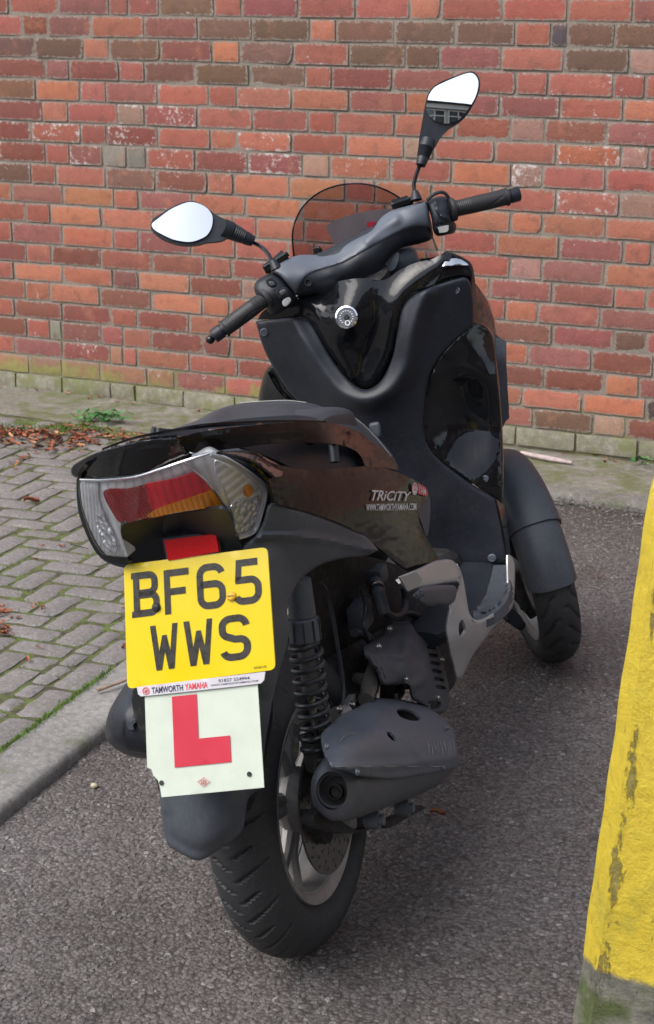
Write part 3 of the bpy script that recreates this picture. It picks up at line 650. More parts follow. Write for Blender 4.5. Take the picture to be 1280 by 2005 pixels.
# ---- leaf litter
def leafmat(name, c): return simple(name, c, .7, var=.35, nscale=25)
LM = [leafmat('brown_dry_leaf', (.27, .085, .04)), leafmat('pale_dry_leaf', (.42, .22, .11)), leafmat('dark_dry_leaf', (.12, .05, .03)), leafmat('green_leaf', (.10, .20, .04))]
def leaf_mesh(c, L, wdt, rz, curl, tilt):
    V, Fc = [], []; n = 6
    ax = np.array([math.cos(rz), math.sin(rz), 0]); ay = np.array([-ax[1], ax[0], 0])
    for i in range(n+1):
        t = i/n; wv = wdt*math.sin(PI*min(.97, t*.93+.05))**.8*(1+.25*math.sin(t*19+rz*3))
        for s in (-1, 0, 1):
            V.append(np.asarray(c)+ax*(t-.5)*L+ay*s*wv/2+np.array([0, 0, .002+abs(s)*curl*wdt+math.sin(t*PI+rz)*tilt*L+.002*math.sin(t*7+s)]))
    for i in range(n):
        for s in range(2): Fc.append((i*3+s, (i+1)*3+s, (i+1)*3+s+1, i*3+s+1))
    return V, Fc
vv, ff, mi = [], [], []
def litter(x, y, z, sz=1.):
    V, Fc = leaf_mesh((x, y, z), rng.uniform(.018, .05)*sz, rng.uniform(.008, .022)*sz, rng.uniform(0, 6.3), rng.uniform(-.1, .5), rng.uniform(-.1, .25))
    n0 = len(vv); vv.extend(V); ff.extend([tuple(i+n0 for i in f) for f in Fc]); m_ = rng.choice([0, 0, 0, 1, 2]); mi.extend([m_]*len(Fc))
for _ in range(1500):
    x = rng.uniform(-.9, 1.75); y = rng.normal(-.66+.06*x, .095)
    if noise.noise(Vector((x*3.3, y*3.3, 9)))+rng.normal(0, .14) < -.18: continue
    litter(x, y, pz(y)+.003+rng.uniform(0, .010), .95)
for _ in range(90): 
    x, y = rng.uniform(-.5, 1.8), rng.uniform(-2.6, -.7); litter(x, y, pz(y)+.004, .6)
for _ in range(80): litter(rng.uniform(-1, 4.5), rng.normal(-.035, .03), .011, .6)
for _ in range(26): litter(rng.uniform(1.9, 4), rng.uniform(-2.2, -.5), .002, .45)
for px, py in ((45, 895), (20, 910), (12, 1195), (5, 1230), (15, 1250), (8, 1210), (70, 1190), (0, 1240)):
    for _ in range(5):
        q = gnd(px+rng.uniform(-14, 14), py+rng.uniform(-8, 8), .025); litter(q[0], q[1], pz(q[1])+.005, .6)
o = mesh_obj('leaf_litter', vv, ff, LM, smooth=True); o.data.polygons.foreach_set('material_index', mi); tag(o, 'brown dry leaves drifted along the foot of the wall', 'fallen leaves', kind='stuff')
def one_leaf(px, py, z, L, rz, mat, label):
    q = gnd(px, py, z); V, Fc = leaf_mesh((q[0], q[1], z+.001), L, L*.5, rz, .5, .12)
    return tag(mesh_obj('fallen_leaf', V, Fc, mat, org=(q[0], q[1], z)), label, 'leaf')
one_leaf(857, 1598, .002, .030, .3, LM[0], 'curled orange brown leaf lying on the asphalt right of the exhaust')
one_leaf(62, 1003 if False else 985, .02, .05, .9, LM[0], 'long brown curled leaf lying on the block paving left of the tail light')
# twigs
def twig(pts, r, mat, label, kind='twig'):
    return tag(MB().tube(pts, r, 7).build(kind, mat, None, org=pts[0]), label, 'twig')
M_TWIG = simple('twig_bark', (.28, .19, .14), .8, var=.4, nscale=60); M_TWIGP = simple('pale_stick', (.42, .34, .33), .8, var=.25, nscale=60)
twig([P(x, y, 'z', z) for x, y, z in ((190, 1352, .036), (215, 1343, .04), (240, 1334, .038), (262, 1326, .04))], [.004, .0036, .0034, .002], M_TWIG, 'thin brown twig lying across the kerb by the left engine case')
twig([P(x, y, 'z', z) for x, y, z in ((1020, 886, .018), (1045, 892, .022), (1080, 899, .02), (1120, 906, .018))], [.006, .008, .009, .005], M_TWIGP, 'pale pinkish stick lying along the foot of the wall behind the front wheel')
twig([P(x, y, 'z', z) for x, y, z in ((137, 1065, .03), (155, 1070, .032), (172, 1074, .03))], [.0015, .0015, .001], M_DARK, 'thin dark twig lying on the paving under the tail light')
q = gnd(184, 1538, .006)
V = MB().lathe(q, (1, .3, 0), [(.0005, -.0075), (.004, -.006), (.0058, -.002), (.006, .002), (.004, .006), (.0005, .0085)], 16)
tag(V.build('acorn', simple('pale_acorn', (.42, .38, .26), .4), None, org=q), 'small pale acorn lying on the asphalt in front of the kerb', 'acorn')
# ---- weed by the wall
q = gnd(202, 826, .012); wr = empty('weed', q, 'small green leafy weed growing where the paving meets the wall strip', 'plant')
mb = MB(); vv, ff = [], []
for i in range(26):
    a = rng.uniform(0, 2*PI); R_ = rng.uniform(.02, .085); L = rng.uniform(.03, .055); z0 = rng.uniform(.005, .03)
    V, Fc = leaf_mesh((q[0]+math.cos(a)*R_*1.3, q[1]+math.sin(a)*R_*.6, .02+z0), L, L*.5, a, -.15, .25); n0 = len(vv); vv += V; ff += [tuple(i+n0 for i in f) for f in Fc]
    mb.tube([q, q+np.array([math.cos(a)*R_*.6, math.sin(a)*R_*.3, .02+z0*.8]), np.array([q[0]+math.cos(a)*R_*1.1, q[1]+math.sin(a)*R_*.5, .022+z0])], .0012, 5)
M_WEED = simple('weed_leaf', (.07, .22, .06), .5, var=.3, nscale=30)
mesh_obj('foliage', vv, ff, M_WEED, wr); mb.build('stem', M_WEED, wr)
q = gnd(1255, 912, .012); wr = empty('weed', q, 'tiny dark green weed at the wall foot beside the yellow post', 'plant'); vv, ff = [], []
for i in range(12):
    a = rng.uniform(0, 2*PI); V, Fc = leaf_mesh((q[0]+math.cos(a)*.03, q[1]+math.sin(a)*.02, .02+rng.uniform(0, .02)), .022, .012, a, -.1, .3); n0 = len(vv); vv += V; ff += [tuple(i+n0 for i in f) for f in Fc]
mesh_obj('foliage', vv, ff, M_WEED, wr)
# ---- tapered concrete bollard, yellow above, bare and mossy at the foot
def yel_mat():
    m, n, p = newmat('old_yellow_paint'); vec = coords(n)
    g = n.nodes.new('ShaderNodeSeparateXYZ'); lk(n, vec, g.inputs[0])
    st = coords(n, 'Object', (1, 1, .3)); t = noise_n(n, st, 30, 9, .78); t2 = noise_n(n, vec, 60, 7, .75); t3 = noise_n(n, vec, 14, 5, .6); t4 = noise_n(n, coords(n, 'Object', (.3, .3, 1)), 55, 8, .75)
    c = ramp(n, t2.outputs[0], [(.25, (.42, .30, .025)), (.5, (.56, .42, .030)), (.75, (.62, .48, .045))])
    # a long rubbed streak down the face and scattered scuffs
    ln = math_n(n, 'ADD', math_n(n, 'MULTIPLY', g.outputs['Z'], abs(sl)), -wt-abs(sl)*HT+.036); dx = math_n(n, 'ABSOLUTE', math_n(n, 'SUBTRACT', g.outputs['X'], ln)); 
    dx = math_n(n, 'ADD', dx, math_n(n, 'MULTIPLY', math_n(n, 'SUBTRACT', t3.outputs[0], .5), .06))
    sr = n.nodes.new('ShaderNodeMapRange'); lk(n, dx, sr.inputs[0]); sr.inputs[1].default_value = .015; sr.inputs[2].default_value = .0; sr.inputs[3].default_value = 0; sr.inputs[4].default_value = .16
    wr = ramp(n, math_n(n, 'ADD', t.outputs[0], sr.outputs[0]), [(.625, (0, 0, 0)), (.66, (1, 1, 1))]); w2 = ramp(n, t4.outputs[0], [(.66, (0, 0, 0)), (.70, (.8, .8, .8))])
    wear = math_n(n, 'MAXIMUM', wr, w2)
    c = mixc(n, math_n(n, 'MULTIPLY', wear, .75), c, ramp(n, t2.outputs[0], [(.3, (.05, .045, .03)), (.5, (.11, .10, .045)), (.7, (.22, .19, .07))]))
    gr = n.nodes.new('ShaderNodeMapRange'); lk(n, g.outputs['Z'], gr.inputs[0]); gr.inputs[1].default_value = .65; gr.inputs[2].default_value = .31; gr.inputs[3].default_value = -.12; gr.inputs[4].default_value = .06
    c = mixc(n, math_n(n, 'MULTIPLY', ramp(n, math_n(n, 'ADD', t3.outputs[0], gr.outputs[0]), [(.52, (0, 0, 0)), (.68, (1, 1, 1))]), .45), c, (.20, .21, .035))
    zz = n.nodes.new('ShaderNodeMapRange'); lk(n, math_n(n, 'ADD', g.outputs['Z'], math_n(n, 'MULTIPLY', t2.outputs[0], .02)), zz.inputs[0]); zz.inputs[1].default_value = .318; zz.inputs[2].default_value = .326
    cc = ramp(n, t3.outputs[0], [(.35, (.085, .085, .070)), (.5, (.17, .165, .13)), (.62, (.075, .095, .03))]); cc = mixc(n, .8, cc, ramp(n, t2.outputs[0], [(.3, (.3, .3, .3)), (.7, (.65, .65, .65))]), 'OVERLAY')
    c = mixc(n, zz.outputs[0], cc, c); lk(n, c, p.inputs['Base Color']); p.inputs['Roughness'].default_value = .5
    hb = math_n(n, 'SUBTRACT', math_n(n, 'MULTIPLY', t2.outputs[0], 1.), math_n(n, 'MULTIPLY', wear, .4))
    b1 = bump(n, hb, .8, .005); lk(n, bump(n, noise_n(n, vec, 220, 3).outputs[0], .35, .002, b1), p.inputs['Normal']); return m
bl = on_plane(1275, 905, (0, -3.42, 0), np.array([0, 1., 0]))
lo_ = on_plane(1125, 2005, (0, -3.42-.02, 0), np.array([0, 1., 0]))
HT = bl[2]+.012; sl = (lo_[0]-bl[0])/(lo_[2]-bl[2])
wt = .088; xl = lambda z: bl[0]+sl*(z-bl[2]); cx = bl[0]+wt
bo = empty('bollard', (cx, -3.34, 0), 'tapered square concrete post painted yellow above a bare mossy foot, right of the scooter', 'bollard')
def sq(z, ins=0, chf=.022):
    h = cx-xl(z)-ins; c = min(chf*(h/.1), h*.6); yc = -3.34
    r = [(-h, -h+c), (-h+c, -h), (h-c, -h), (h, -h+c), (h, h-c), (h-c, h), (-h+c, h), (-h, h-c)]
    return [(cx+a, yc+b, z) for a, b in r]
V, Fc = [], []; zs = [-.02]+list(np.linspace(.02, HT-.05, 60))+[HT-.02, HT-.006, HT+.002]; ins = [0]*61+[.004, .016, .034]
for z, i_ in zip(zs, ins):
    ring = sq(z, i_); out = []
    for a in range(8):
        p, q_ = np.array(ring[a]), np.array(ring[(a+1) % 8]); k = 10 if a % 2 else 3
        for t in range(k):
            w_ = p+(q_-p)*t/k; nn = noise.noise_vector(Vector(w_*16)); out.append(w_+np.array([nn.x, nn.y, 0])*.0022)
    V += out
m = len(out); Fc = [(j*m+i, j*m+(i+1) % m, (j+1)*m+(i+1) % m, (j+1)*m+i) for j in range(len(zs)-1) for i in range(m)]+[tuple((len(zs)-1)*m+i for i in range(m))]
mesh_obj('post', V, Fc, yel_mat(), bo, angle=28)
# ---- building across the yard behind the photographer (seen in the right mirror and in the gloss paint)
M_FARB = simple('far_render', (.45, .42, .37), .9, var=.2, nscale=3); M_FASC = simple('white_fascia', (.62, .62, .58), .6); M_WING = simple('dark_window_glass', (.04, .045, .05), .08, spec=.8)
bd = empty('building', (5, -13, 0), 'single storey rendered building with white window frames, seen only reflected in the right mirror', 'building')
MB().box((5, -15, 1.6), (26, 4, 3.2)).build('walls', M_FARB, bd, smooth=False)
MB().box((5, -12.95, 3.32), (26.6, .5, .34), ch=.02).build('fascia', M_FASC, bd, smooth=False)
MB().box((5, -15, 3.55), (27, 5, .12)).build('roof', M_DARK, bd, smooth=False)
for i in range(14):
    cxw = -6.8+i*1.8; f = MB()
    for a in (-.75, 0, .75): f.box((cxw+a, -12.97, 2.3), (.09, .08, 1.5))
    for zc in (1.55, 2.65, 3.05): f.box((cxw, -12.96, zc), (1.55, .07, .08))
    w_ = f.build('window', M_FASC, bd, smooth=False); MB().box((cxw, -12.985, 2.3), (1.5, .02, 1.46)).build('pane', M_WING, w_, smooth=False)

bd2 = empty('building', (9.5, -5, 0), 'brown brick building right of the yard, reflected only in the gloss side panels', 'building')
MB().box((11.5, -6.5, 2.4), (4, 11, 4.8)).build('walls', simple('brown_brick', (.07, .038, .028), .9, var=.3, nscale=4), bd2, smooth=False)
MB().box((11.5, -6.5, 4.88), (4.5, 11.5, .15)).build('roof', M_DARK, bd2, smooth=False)
for i in range(4):
    f = MB()
    for a in (-.6, 0, .6): f.box((9.49, -10.5+i*2.6+a, 3.4), (.06, .08, 1.2))
    for zc in (2.84, 3.96): f.box((9.485, -10.5+i*2.6, zc), (.05, 1.28, .08))
    w_ = f.build('window', M_FASC, bd2, smooth=False); MB().box((9.495, -10.5+i*2.6, 3.4), (.02, 1.2, 1.15)).build('pane', M_WING, w_, smooth=False)
# ================================================================== THE SCOOTER
bike = empty('three_wheeled_scooter', BO, 'black scooter with two front wheels and yellow number plate, parked on the asphalt', 'scooter')
def HP(u, off, wq):      # point on the turned handlebar: u along bar, off forward, wq up the steering axis
    ax = -bfw*math.sin(RAKE)+bup*math.cos(RAKE); fr = bfw*math.cos(RAKE)+bup*math.sin(RAKE)
    r = brt*math.cos(STEER)+fr*math.sin(STEER); f = np.cross(ax, r)
    return B(0, .93, .98)+r*u+f*off+ax*wq
# ---------------------------------------------------------------- wheels
def frame_wheel(head, lean):
    f = np.array([-math.sin(head), math.cos(head), 0]); r0 = np.array([math.cos(head), math.sin(head), 0])
    u = np.array([0, 0, 1.])*math.cos(lean)-r0*math.sin(lean); return np.cross(f, u), f, u
def wheel(name, contact, head, lean, R, wd, rimr, groove, parent, disc_side=1, front=False):
    r, f, u = frame_wheel(head, lean); c = contact+u*R
    nth, nph = (300 if front else 760), 44; V = []; half = wd/2; hgt = R-rimr
    for i in range(nth):
        th = 2*PI*i/nth; rad = f*math.cos(th)+u*math.sin(th)
        for j in range(nph+1):
            s = -1+2*j/nph; a = s*PI*.80            # round profile
            x = half*math.sin(a)*(1.0 if abs(a) < PI/2 else (.80+.20*abs(math.sin(a))))
            rr = R-hgt*.62+hgt*.62*math.cos(a) if abs(a) < PI/2 else (R-hgt*.62)+hgt*.38*math.cos(a)/abs(math.cos(PI*.80))
            g = groove(th, x/half) if rr > R-.032 else 0
            rr -= .0050*g
            V.append(c+r*x+rad*rr)
    Fc = [(i*(nph+1)+j, ((i+1) % nth)*(nph+1)+j, ((i+1) % nth)*(nph+1)+j+1, i*(nph+1)+j+1) for i in range(nth) for j in range(nph)]
    w_ = bpy.data.objects.new(name, None); COL.objects.link(w_); w_.parent = parent
    Fc = [fc[::-1] for fc in Fc]
    mesh_obj('tyre', V, Fc, M_RUB, w_, angle=50)
    rw = wd*.40; mb = MB()
    mb.lathe(c, r, [(rimr+.004, -rw*1.02), (rimr+.006, -rw*.92), (rimr-.004, -rw*.85), (rimr-.016, -rw*.75), (rimr-.024, -rw*.2), (rimr-.024, rw*.2), (rimr-.016, rw*.75), (rimr-.004, rw*.85), (rimr+.006, rw*.92), (rimr+.004, rw*1.02), (rimr-.005, rw*.98), (rimr-.014, rw*.80)], 96)
    mb.lathe(c, r, [(rimr+.004, -rw*1.02), (rimr-.006, -rw*.98), (rimr-.016, -rw*.80)], 96)
    mesh_obj('rim', mb.v, mb.f, M_ALLOY, w_)
    sp = MB()
    for k in range(5):
        th = 2*PI*k/5+.35
        for sgn in (-1, 1):
            a0, a1 = th+sgn*.10, th+sgn*.27
            p = [c+(f*math.cos(a0)+u*math.sin(a0))*.035, c+(f*math.cos(a0+sgn*.05)+u*math.sin(a0+sgn*.05))*rimr*.55, c+(f*math.cos(a1)+u*math.sin(a1))*(rimr-.018)]
            sp.tube(p, [.016, .011, .014], 10)
    sp.build('spokes', M_ALLOY, w_)
    MB().lathe(c, r, [(.002, -.052), (.030, -.052), (.036, -.045), (.040, -.02), (.055, 0), (.055, .012), (.040, .03), (.034, .05), (.012, .055), (.002, .055)], 40).build('hub', M_ALLOY, w_)
    return w_, c, r, f, u
def g_rear(th, x):
    ax = abs(x); k = 40; ph = (th*k/(2*PI)+(.5 if x > 0 else 0)+ax*.9) % 1
    long_ = int(th*k/(2*PI)+(.5 if x > 0 else 0)+ax*.9) % 2
    if .10 < ax < (.93 if long_ else .60) and ph < .14: return 1
    return 0
def g_front(th, x):
    ax = abs(x); k = 26; ph = (th*k/(2*PI)+(.5 if x > 0 else 0)-ax*.8+.25*math.sin(ax*5)) % 1
    return 1 if .12 < ax < .9 and ph < .17 else 0
rear, rc, rr_, rf_, ru_ = wheel('rear_wheel', B(.015, .005, 0), BYAW-.06, LEAN+.0, .251, .112, .162, g_rear, bike)
mb = MB(); cD = rc+rr_*.062        # slotted brake disc on the right
mb.lathe(cD, rr_, [(.055, -.002), (.118, -.002), (.118, .002), (.055, .002), (.055, -.002)], 72); dsc = mb.build('brake_disc', M_DISC, rear)
mb = MB()
for k in range(40):
    for q_, (ra, dph) in enumerate(((.070, 0), (.084, .05), (.098, .1), (.110, .03))):
        if (k+q_) % 2: continue
        a = 2*PI*k/40+dph; p = cD+rr_*.0021+(rf_*math.cos(a)+ru_*math.sin(a))*ra; mb.box(p, (.007, .0028, .0006), (rf_*math.sin(a+.9)*1+ru_*math.cos(a+.9)*-1, rf_*math.cos(a+.9)+ru_*math.sin(a+.9), rr_))
mb.build('disc_slots', M_DARK, dsc, smooth=False)
MB().lathe(rc+rr_*.045, rr_, [(.03, 0), (.062, .004), (.062, .014), (.03, .02)], 40).build('disc_carrier', M_ALLOY, rear)
# front wheels turned left under their covers
FWH = BYAW+math.radians(25)
fcR = gnd(1076, 1290)+bfw*.03; fcR[2] = 0
fw1 = wheel('front_wheel', fcR, FWH, LEAN+.10, .252, .098, .182, g_front, bike, front=True)
o2 = dup(fw1[0], bike); o2.location = Vector(-br0*.385+bfw*.0)
# ---------------------------------------------------------------- front wheel covers (upper shell + lower shell)
def cover_shell(name, mat, th0, th1, rad, wd, c, r, f, u, parent, lip=.0):
    V = []; nt_, nsx = 26, 20
    for i in range(nt_+1):
        th = th0+(th1-th0)*i/nt_
        rd = f*math.cos(th)+u*math.sin(th)
        for j in range(nsx+1):
            s = -1+2*j/nsx; a = s*PI*.5
            V.append(c+r*wd*np.sign(s)*abs(math.sin(a))**.75+rd*(rad-.065+.065*abs(math.cos(a))**.55-(.03 if abs(s) == 1 else 0)))
    Fc = [(i*(nsx+1)+j, i*(nsx+1)+j+1, (i+1)*(nsx+1)+j+1, (i+1)*(nsx+1)+j) for i in range(nt_) for j in range(nsx)]
    o = mesh_obj(name, V, Fc, mat, parent, angle=40); solid(o, .004, 0); return o
PROTECT = True
_, fcc, fr__, ff__, fu__ = fw1
def guard(name, th0, th1, rad, hw, drop, parent, mat=M_MATG):
    V = []; nt_, nsx = 40, 26
    for i in range(nt_+1):
        th = math.radians(th0+(th1-th0)*i/nt_); rd = ff__*math.cos(th)+fu__*math.sin(th)
        for j in range(nsx+1):
            s = -1+2*j/nsx; a = s*PI/2
            x = hw*np.sign(s)*abs(math.sin(a))**.8; rr = rad-drop+drop*abs(math.cos(a))**.8
            V.append(fcc+fr__*x+rd*rr)
    Fc = [(i*(nsx+1)+j, (i+1)*(nsx+1)+j, (i+1)*(nsx+1)+j+1, i*(nsx+1)+j+1) for i in range(nt_) for j in range(nsx)]
    o = mesh_obj(name, V, Fc, mat, parent); return solid(o, .005)
fl = guard('front_mudguard', 72, 176, .260, .057, .06, bike)
gcol = guard('mudguard_collar', 72, 142, .266, .062, .068, fl)
fl2 = fl.copy(); COL.objects.link(fl2); fl2.parent = bike; fl2.location = o2.location; gc2 = gcol.copy(); COL.objects.link(gc2); gc2.parent = fl2
MB().tube([B(-.19, 1.22, .27), B(-.10, 1.12, .40), B(.10, 1.12, .40), B(.19, 1.22, .27)], .02, 12).build('front_axle_link', M_DARK, bike)
# suspension parts behind the wheel
mb = MB(); q0 = fw1[1]
mb.tube([P(1005, 1120, 'v', 1.2), P(1030, 1190, 'v', 1.2)], .014, 12); mb.tube([P(1000, 1150, 'v', 1.2), P(1045, 1205, 'v', 1.22)], .012, 12); mb.tube([P(992, 1205, 'v', 1.15), P(1020, 1225, 'v', 1.2)], .012, 10)
mb.build('front_suspension', M_DARK, bike)
panel('suspension_shield', [(992, 1205, 'c'), (1003, 1192), (1022, 1212), (1024, 1224, 'c'), (1008, 1228), (1000, 1222, 'c')], 1.12, M_MAT, bike, step=4)
# ---------------------------------------------------------------- inner core so that nothing is see-through
mb = MB()
def hull(sec, n=20):      # (v, w centre, half width, half height)
    V = []
    for v, wc, hw, hh in sec:
        for k in range(n):
            a = 2*PI*k/n; V.append(B(hw*np.sign(math.cos(a))*abs(math.cos(a))**.6, v, wc+hh*np.sign(math.sin(a))*abs(math.sin(a))**.6))
    m = len(sec); return V, [(i*n+k, i*n+(k+1) % n, (i+1)*n+(k+1) % n, (i+1)*n+k) for i in range(m-1) for k in range(n)]+[tuple(range(n))[::-1], tuple((m-1)*n+k for k in range(n))]
mb.add(*hull([(1.0, .74, .11, .20), (1.10, .74, .14, .22), (1.25, .72, .12, .20), (1.36, .68, .06, .12)]))
mb.add(*hull([(.03, .735, .10, .06), (.15, .73, .115, .075), (.35, .68, .10, .10), (.52, .60, .09, .10), (.60, .55, .07, .1)]))
mb.add(*hull([(.12, .33, .07, .10), (.4, .30, .08, .10), (.9, .34, .12, .05), (1.02, .36, .12, .05)]))
mb.build('frame_core', M_DARK, bike)
MB().add(*hull([(.52, .33, .16, .022), (.62, .325, .205, .025), (.80, .322, .215, .025), (.98, .33, .20, .03), (1.03, .36, .16, .03)])).build('floor_pan', M_MAT, bike)
tcs = MB(); V_, F_ = hull([(-.08, .31, .045, .06), (-.02, .33, .05, .085), (.15, .33, .055, .085), (.35, .31, .05, .08), (.44, .30, .035, .05)]); V_ = [tuple(np.array(p)-brt*.125) for p in V_]; tcs.add(V_, F_).build('transmission_case', M_MATG, bike)
MB().tube([B(-.10, -.01, .37), B(-.17, -.02, .40), B(-.22, -.02, .41)], [.04, .05, .05], 16).build('air_box_mount', M_MAT, bike)
# nose: front bodywork seen at the sides of the leg shield
nose = MB(); nose.add(*hull([(1.02, .72, .20, .25), (1.12, .74, .215, .22), (1.25, .74, .19, .18), (1.38, .72, .13, .13), (1.46, .70, .05, .06)], 28)); nose.build('nose_fairing', M_GLOSS, bike)
# ---------------------------------------------------------------- leg shield (matte) with its raised U
LS = [(500, 629, 'c'), (535, 624), (597, 623), (614, 640), (648, 700), (683, 745), (716, 763), (746, 745), (768, 700), (778, 650), (788, 605), (808, 580), (850, 560), (908, 543), (920, 552), (927, 590), (927, 636, 'c'), (895, 665), (862, 700), (842, 735), (832, 790), (832, 855), (852, 892), (905, 935), (968, 976), (975, 985, 'c'), (985, 1030), (994, 1105, 'c'), (940, 1108), (880, 1108, 'c'), (862, 1140, 'c'), (800, 1140), (760, 1000), (700, 870), (640, 830), (590, 790), (560, 760), (536, 722), (515, 680)]
LD = [(500, 629, .905), (536, 722, .90), (560, 700, .885), (597, 623, .885), (590, 790, .90), (614, 640, .873), (648, 700, .862), (716, 763, .845), (720, 810, .858), (720, 870, .875), (778, 650, .855), (788, 605, .865), (850, 560, .885), (908, 543, .915), (927, 590, .935), (927, 636, .94), (860, 700, .905), (842, 735, .90), (832, 855, .90), (905, 935, .925), (975, 985, .94), (994, 1105, .925), (900, 1050, .925), (850, 1000, .905), (800, 1140, .93), (760, 1000, .905), (780, 850, .885)]
MID = [(562, 600), (578, 640), (600, 680), (628, 726), (666, 770), (716, 786), (764, 765), (796, 718), (807, 660), (818, 615), (834, 575)]
ls = panel('leg_shield', LS, LD, M_MAT, bike, ridges=[(MID, 30, .020)], rnd=7, rdep=.010, step=6)
def screw(x, y, v, parent, k='v', r=.0065):
    c = P(x, y, k, v); n = (CPOS-c)/np.linalg.norm(CPOS-c)*.3-bfw; n /= np.linalg.norm(n)
    MB().lathe(c, n, [(.001, .003), (r*.45, .003), (r*.5, .001), (r*.8, .001), (r, .0025), (r*1.35, .0), (r*1.4, -.003)], 18).build('screw', M_GUN, parent)
for a in ((892, 568, .913), (517, 651, .897), (963, 1093, .92)): screw(*a, ls)
panel('hook_slot', [(718, 797), (733, 796), (736, 811), (722, 813)], .862, M_DARK, ls, step=3, thick=.001)
hk = panel('bag_hook', [(723, 830), (741, 826), (746, 838), (746, 855), (738, 859), (726, 846)], .835, M_MATG, ls, rnd=6, rdep=.01, step=3, thick=.012)
# ---------------------------------------------------------------- gloss centre piece with the ignition lock
CV = [(504, 626, 'c'), (512, 612), (530, 600), (562, 588), (600, 572), (640, 556), (700, 545), (752, 548), (780, 530), (812, 515), (846, 507), (873, 492, 'c'), (884, 500), (877, 515), (860, 538), (848, 556), (806, 574), (786, 594), (776, 640), (766, 690), (744, 738), (722, 756), (700, 752), (680, 735), (645, 690), (610, 634), (595, 622)]
CD = [(504, 626, .912), (562, 588, .90), (600, 600, .888), (620, 600, .872), (640, 640, .868), (640, 580, .89), (700, 560, .86), (678, 620, .825), (678, 650, .85), (690, 700, .868), (714, 742, .880), (716, 700, .892), (745, 700, .880), (752, 640, .885), (720, 660, .885), (776, 640, .872), (786, 594, .875), (820, 540, .90), (873, 492, .925), (848, 556, .90), (752, 560, .885), (725, 600, .87)]
cowl = panel('centre_cowl', CV, CD, M_GLOSS, bike, rnd=0, step=3.6, smooth=30, tsm=.12, ridges=[([(520, 612), (590, 588), (612, 600), (640, 650), (690, 735)], 15, .014), ([(870, 505), (800, 555), (770, 600), (752, 680), (728, 735)], 15, .014)])
kc = P(678, 621, 'v', .806); kn_ = (CPOS-kc)/np.linalg.norm(CPOS-kc)*.55-bfw*.35+bup*.15; kn_ /= np.linalg.norm(kn_)
lock = MB().lathe(kc, kn_, [(.020, -.03), (.0225, -.004), (.0225, .0), (.0195, .001), (.0185, -.001)], 40).build('ignition_lock', M_CHROME, cowl)
MB().lathe(kc, kn_, [(.0005, -.0005), (.0185, -.0005), (.0187, -.002)], 40).build('lock_face', M_GUN, lock)
ke1 = np.cross(kn_, bup); ke1 /= np.linalg.norm(ke1); ke2 = np.cross(ke1, kn_)
mb = MB(); mb.lathe(kc, kn_, [(.0005, .0035), (.004, .0035), (.0055, .002), (.0055, -.001)], 24); mb.build('keyhole', M_DARK, lock)
mb = MB(); mb.lathe(kc-ke2*.0115-ke1*.001, kn_, [(.0035, .0), (.0035, .0015), (.0055, .0015), (.0055, 0)], 24)
for k in range(16):
    if k in (11, 12, 13): continue
    a = 2*PI*k/16; p = kc+(ke1*math.cos(a)+ke2*math.sin(a))*.0128+kn_*.0003; mb.box(p, (.0028, .0016, .0006), (ke1, ke2, kn_))
mb.build('lock_marks', M_WTXT, lock, smooth=False)
# ---------------------------------------------------------------- right shoulder, side gloss, side cap, left gloss
panel('shoulder_cap', [(873, 492, 'c'), (898, 500), (921, 514), (927, 532), (924, 545, 'c'), (908, 541), (882, 545), (850, 558, 'c'), (862, 536)], [(873, 492, .92), (921, 514, .95), (924, 545, .94), (850, 558, .905), (890, 520, .925)], M_GLOSS, bike, step=5, rnd=4, rdep=.006)
panel('position_lamp', [(876, 499), (897, 503), (916, 514), (920, 521, 'c'), (890, 521), (863, 524, 'c'), (870, 508)], [(876, 499, .930), (920, 521, .945), (863, 524, .902), (890, 512, .918)], M_CHROME, bike, step=4, rnd=3, rdep=.01)
panel('side_lens', [(918, 512), (926, 524), (931, 560), (935, 605), (934, 634), (927, 630), (925, 580), (922, 540)], [(918, 512, .95), (935, 605, .985), (927, 630, .96), (922, 540, .955)], M_GLOSS, bike, step=5, thick=.01)
SCV = [(925, 633, 'c'), (900, 658), (866, 694), (846, 728), (832, 790), (829, 850), (846, 886), (905, 933), (972, 978, 'c'), (984, 986), (986, 940), (984, 850), (978, 760), (970, 680), (964, 652), (946, 635)]
SD = [(925, 633, .945), (946, 635, 1.0), (968, 680, 1.02), (984, 850, 1.02), (986, 980, .99), (972, 978, .945), (905, 933, .925), (846, 886, .915), (829, 850, .90), (832, 790, .90), (846, 728, .905), (895, 690, .925), (940, 680, .955), (953, 760, .96), (955, 900, .955), (905, 760, .975), (895, 830, .985), (920, 890, .965), (870, 745, .925), (942, 720, .945)]
sg = panel('side_cowl', SCV, SD, M_GLOSS, bike, step=4, rnd=5, rdep=.008, smooth=30, tsm=.12, ridges=[([(948, 640), (958, 690), (964, 760), (968, 860), (974, 970)], 12, .014), ([(850, 742), (890, 730), (935, 728), (958, 745)], 16, .014)])
screw(949, 938, .945, sg, r=.006)
panel('side_cap', [(968, 655), (976, 660), (987, 690), (993, 735), (993, 790), (988, 830), (981, 840, 'c'), (974, 815), (969, 760), (966, 700)], [(968, 655, 1.06), (987, 690, 1.10), (993, 740, 1.12), (981, 838, 1.07), (969, 760, 1.04), (975, 700, 1.06)], M_MATG, bike, step=4, rnd=7, rdep=.012, thick=.03)
panel('side_lower_edge', [(972, 978, 'c'), (985, 986), (993, 1030), (1000, 1095), (994, 1106, 'c'), (986, 1040)], [(972, 978, .943), (985, 986, .985), (1000, 1095, .965), (994, 1106, .925), (986, 1040, .93)], M_GLOSS, bike, step=5)
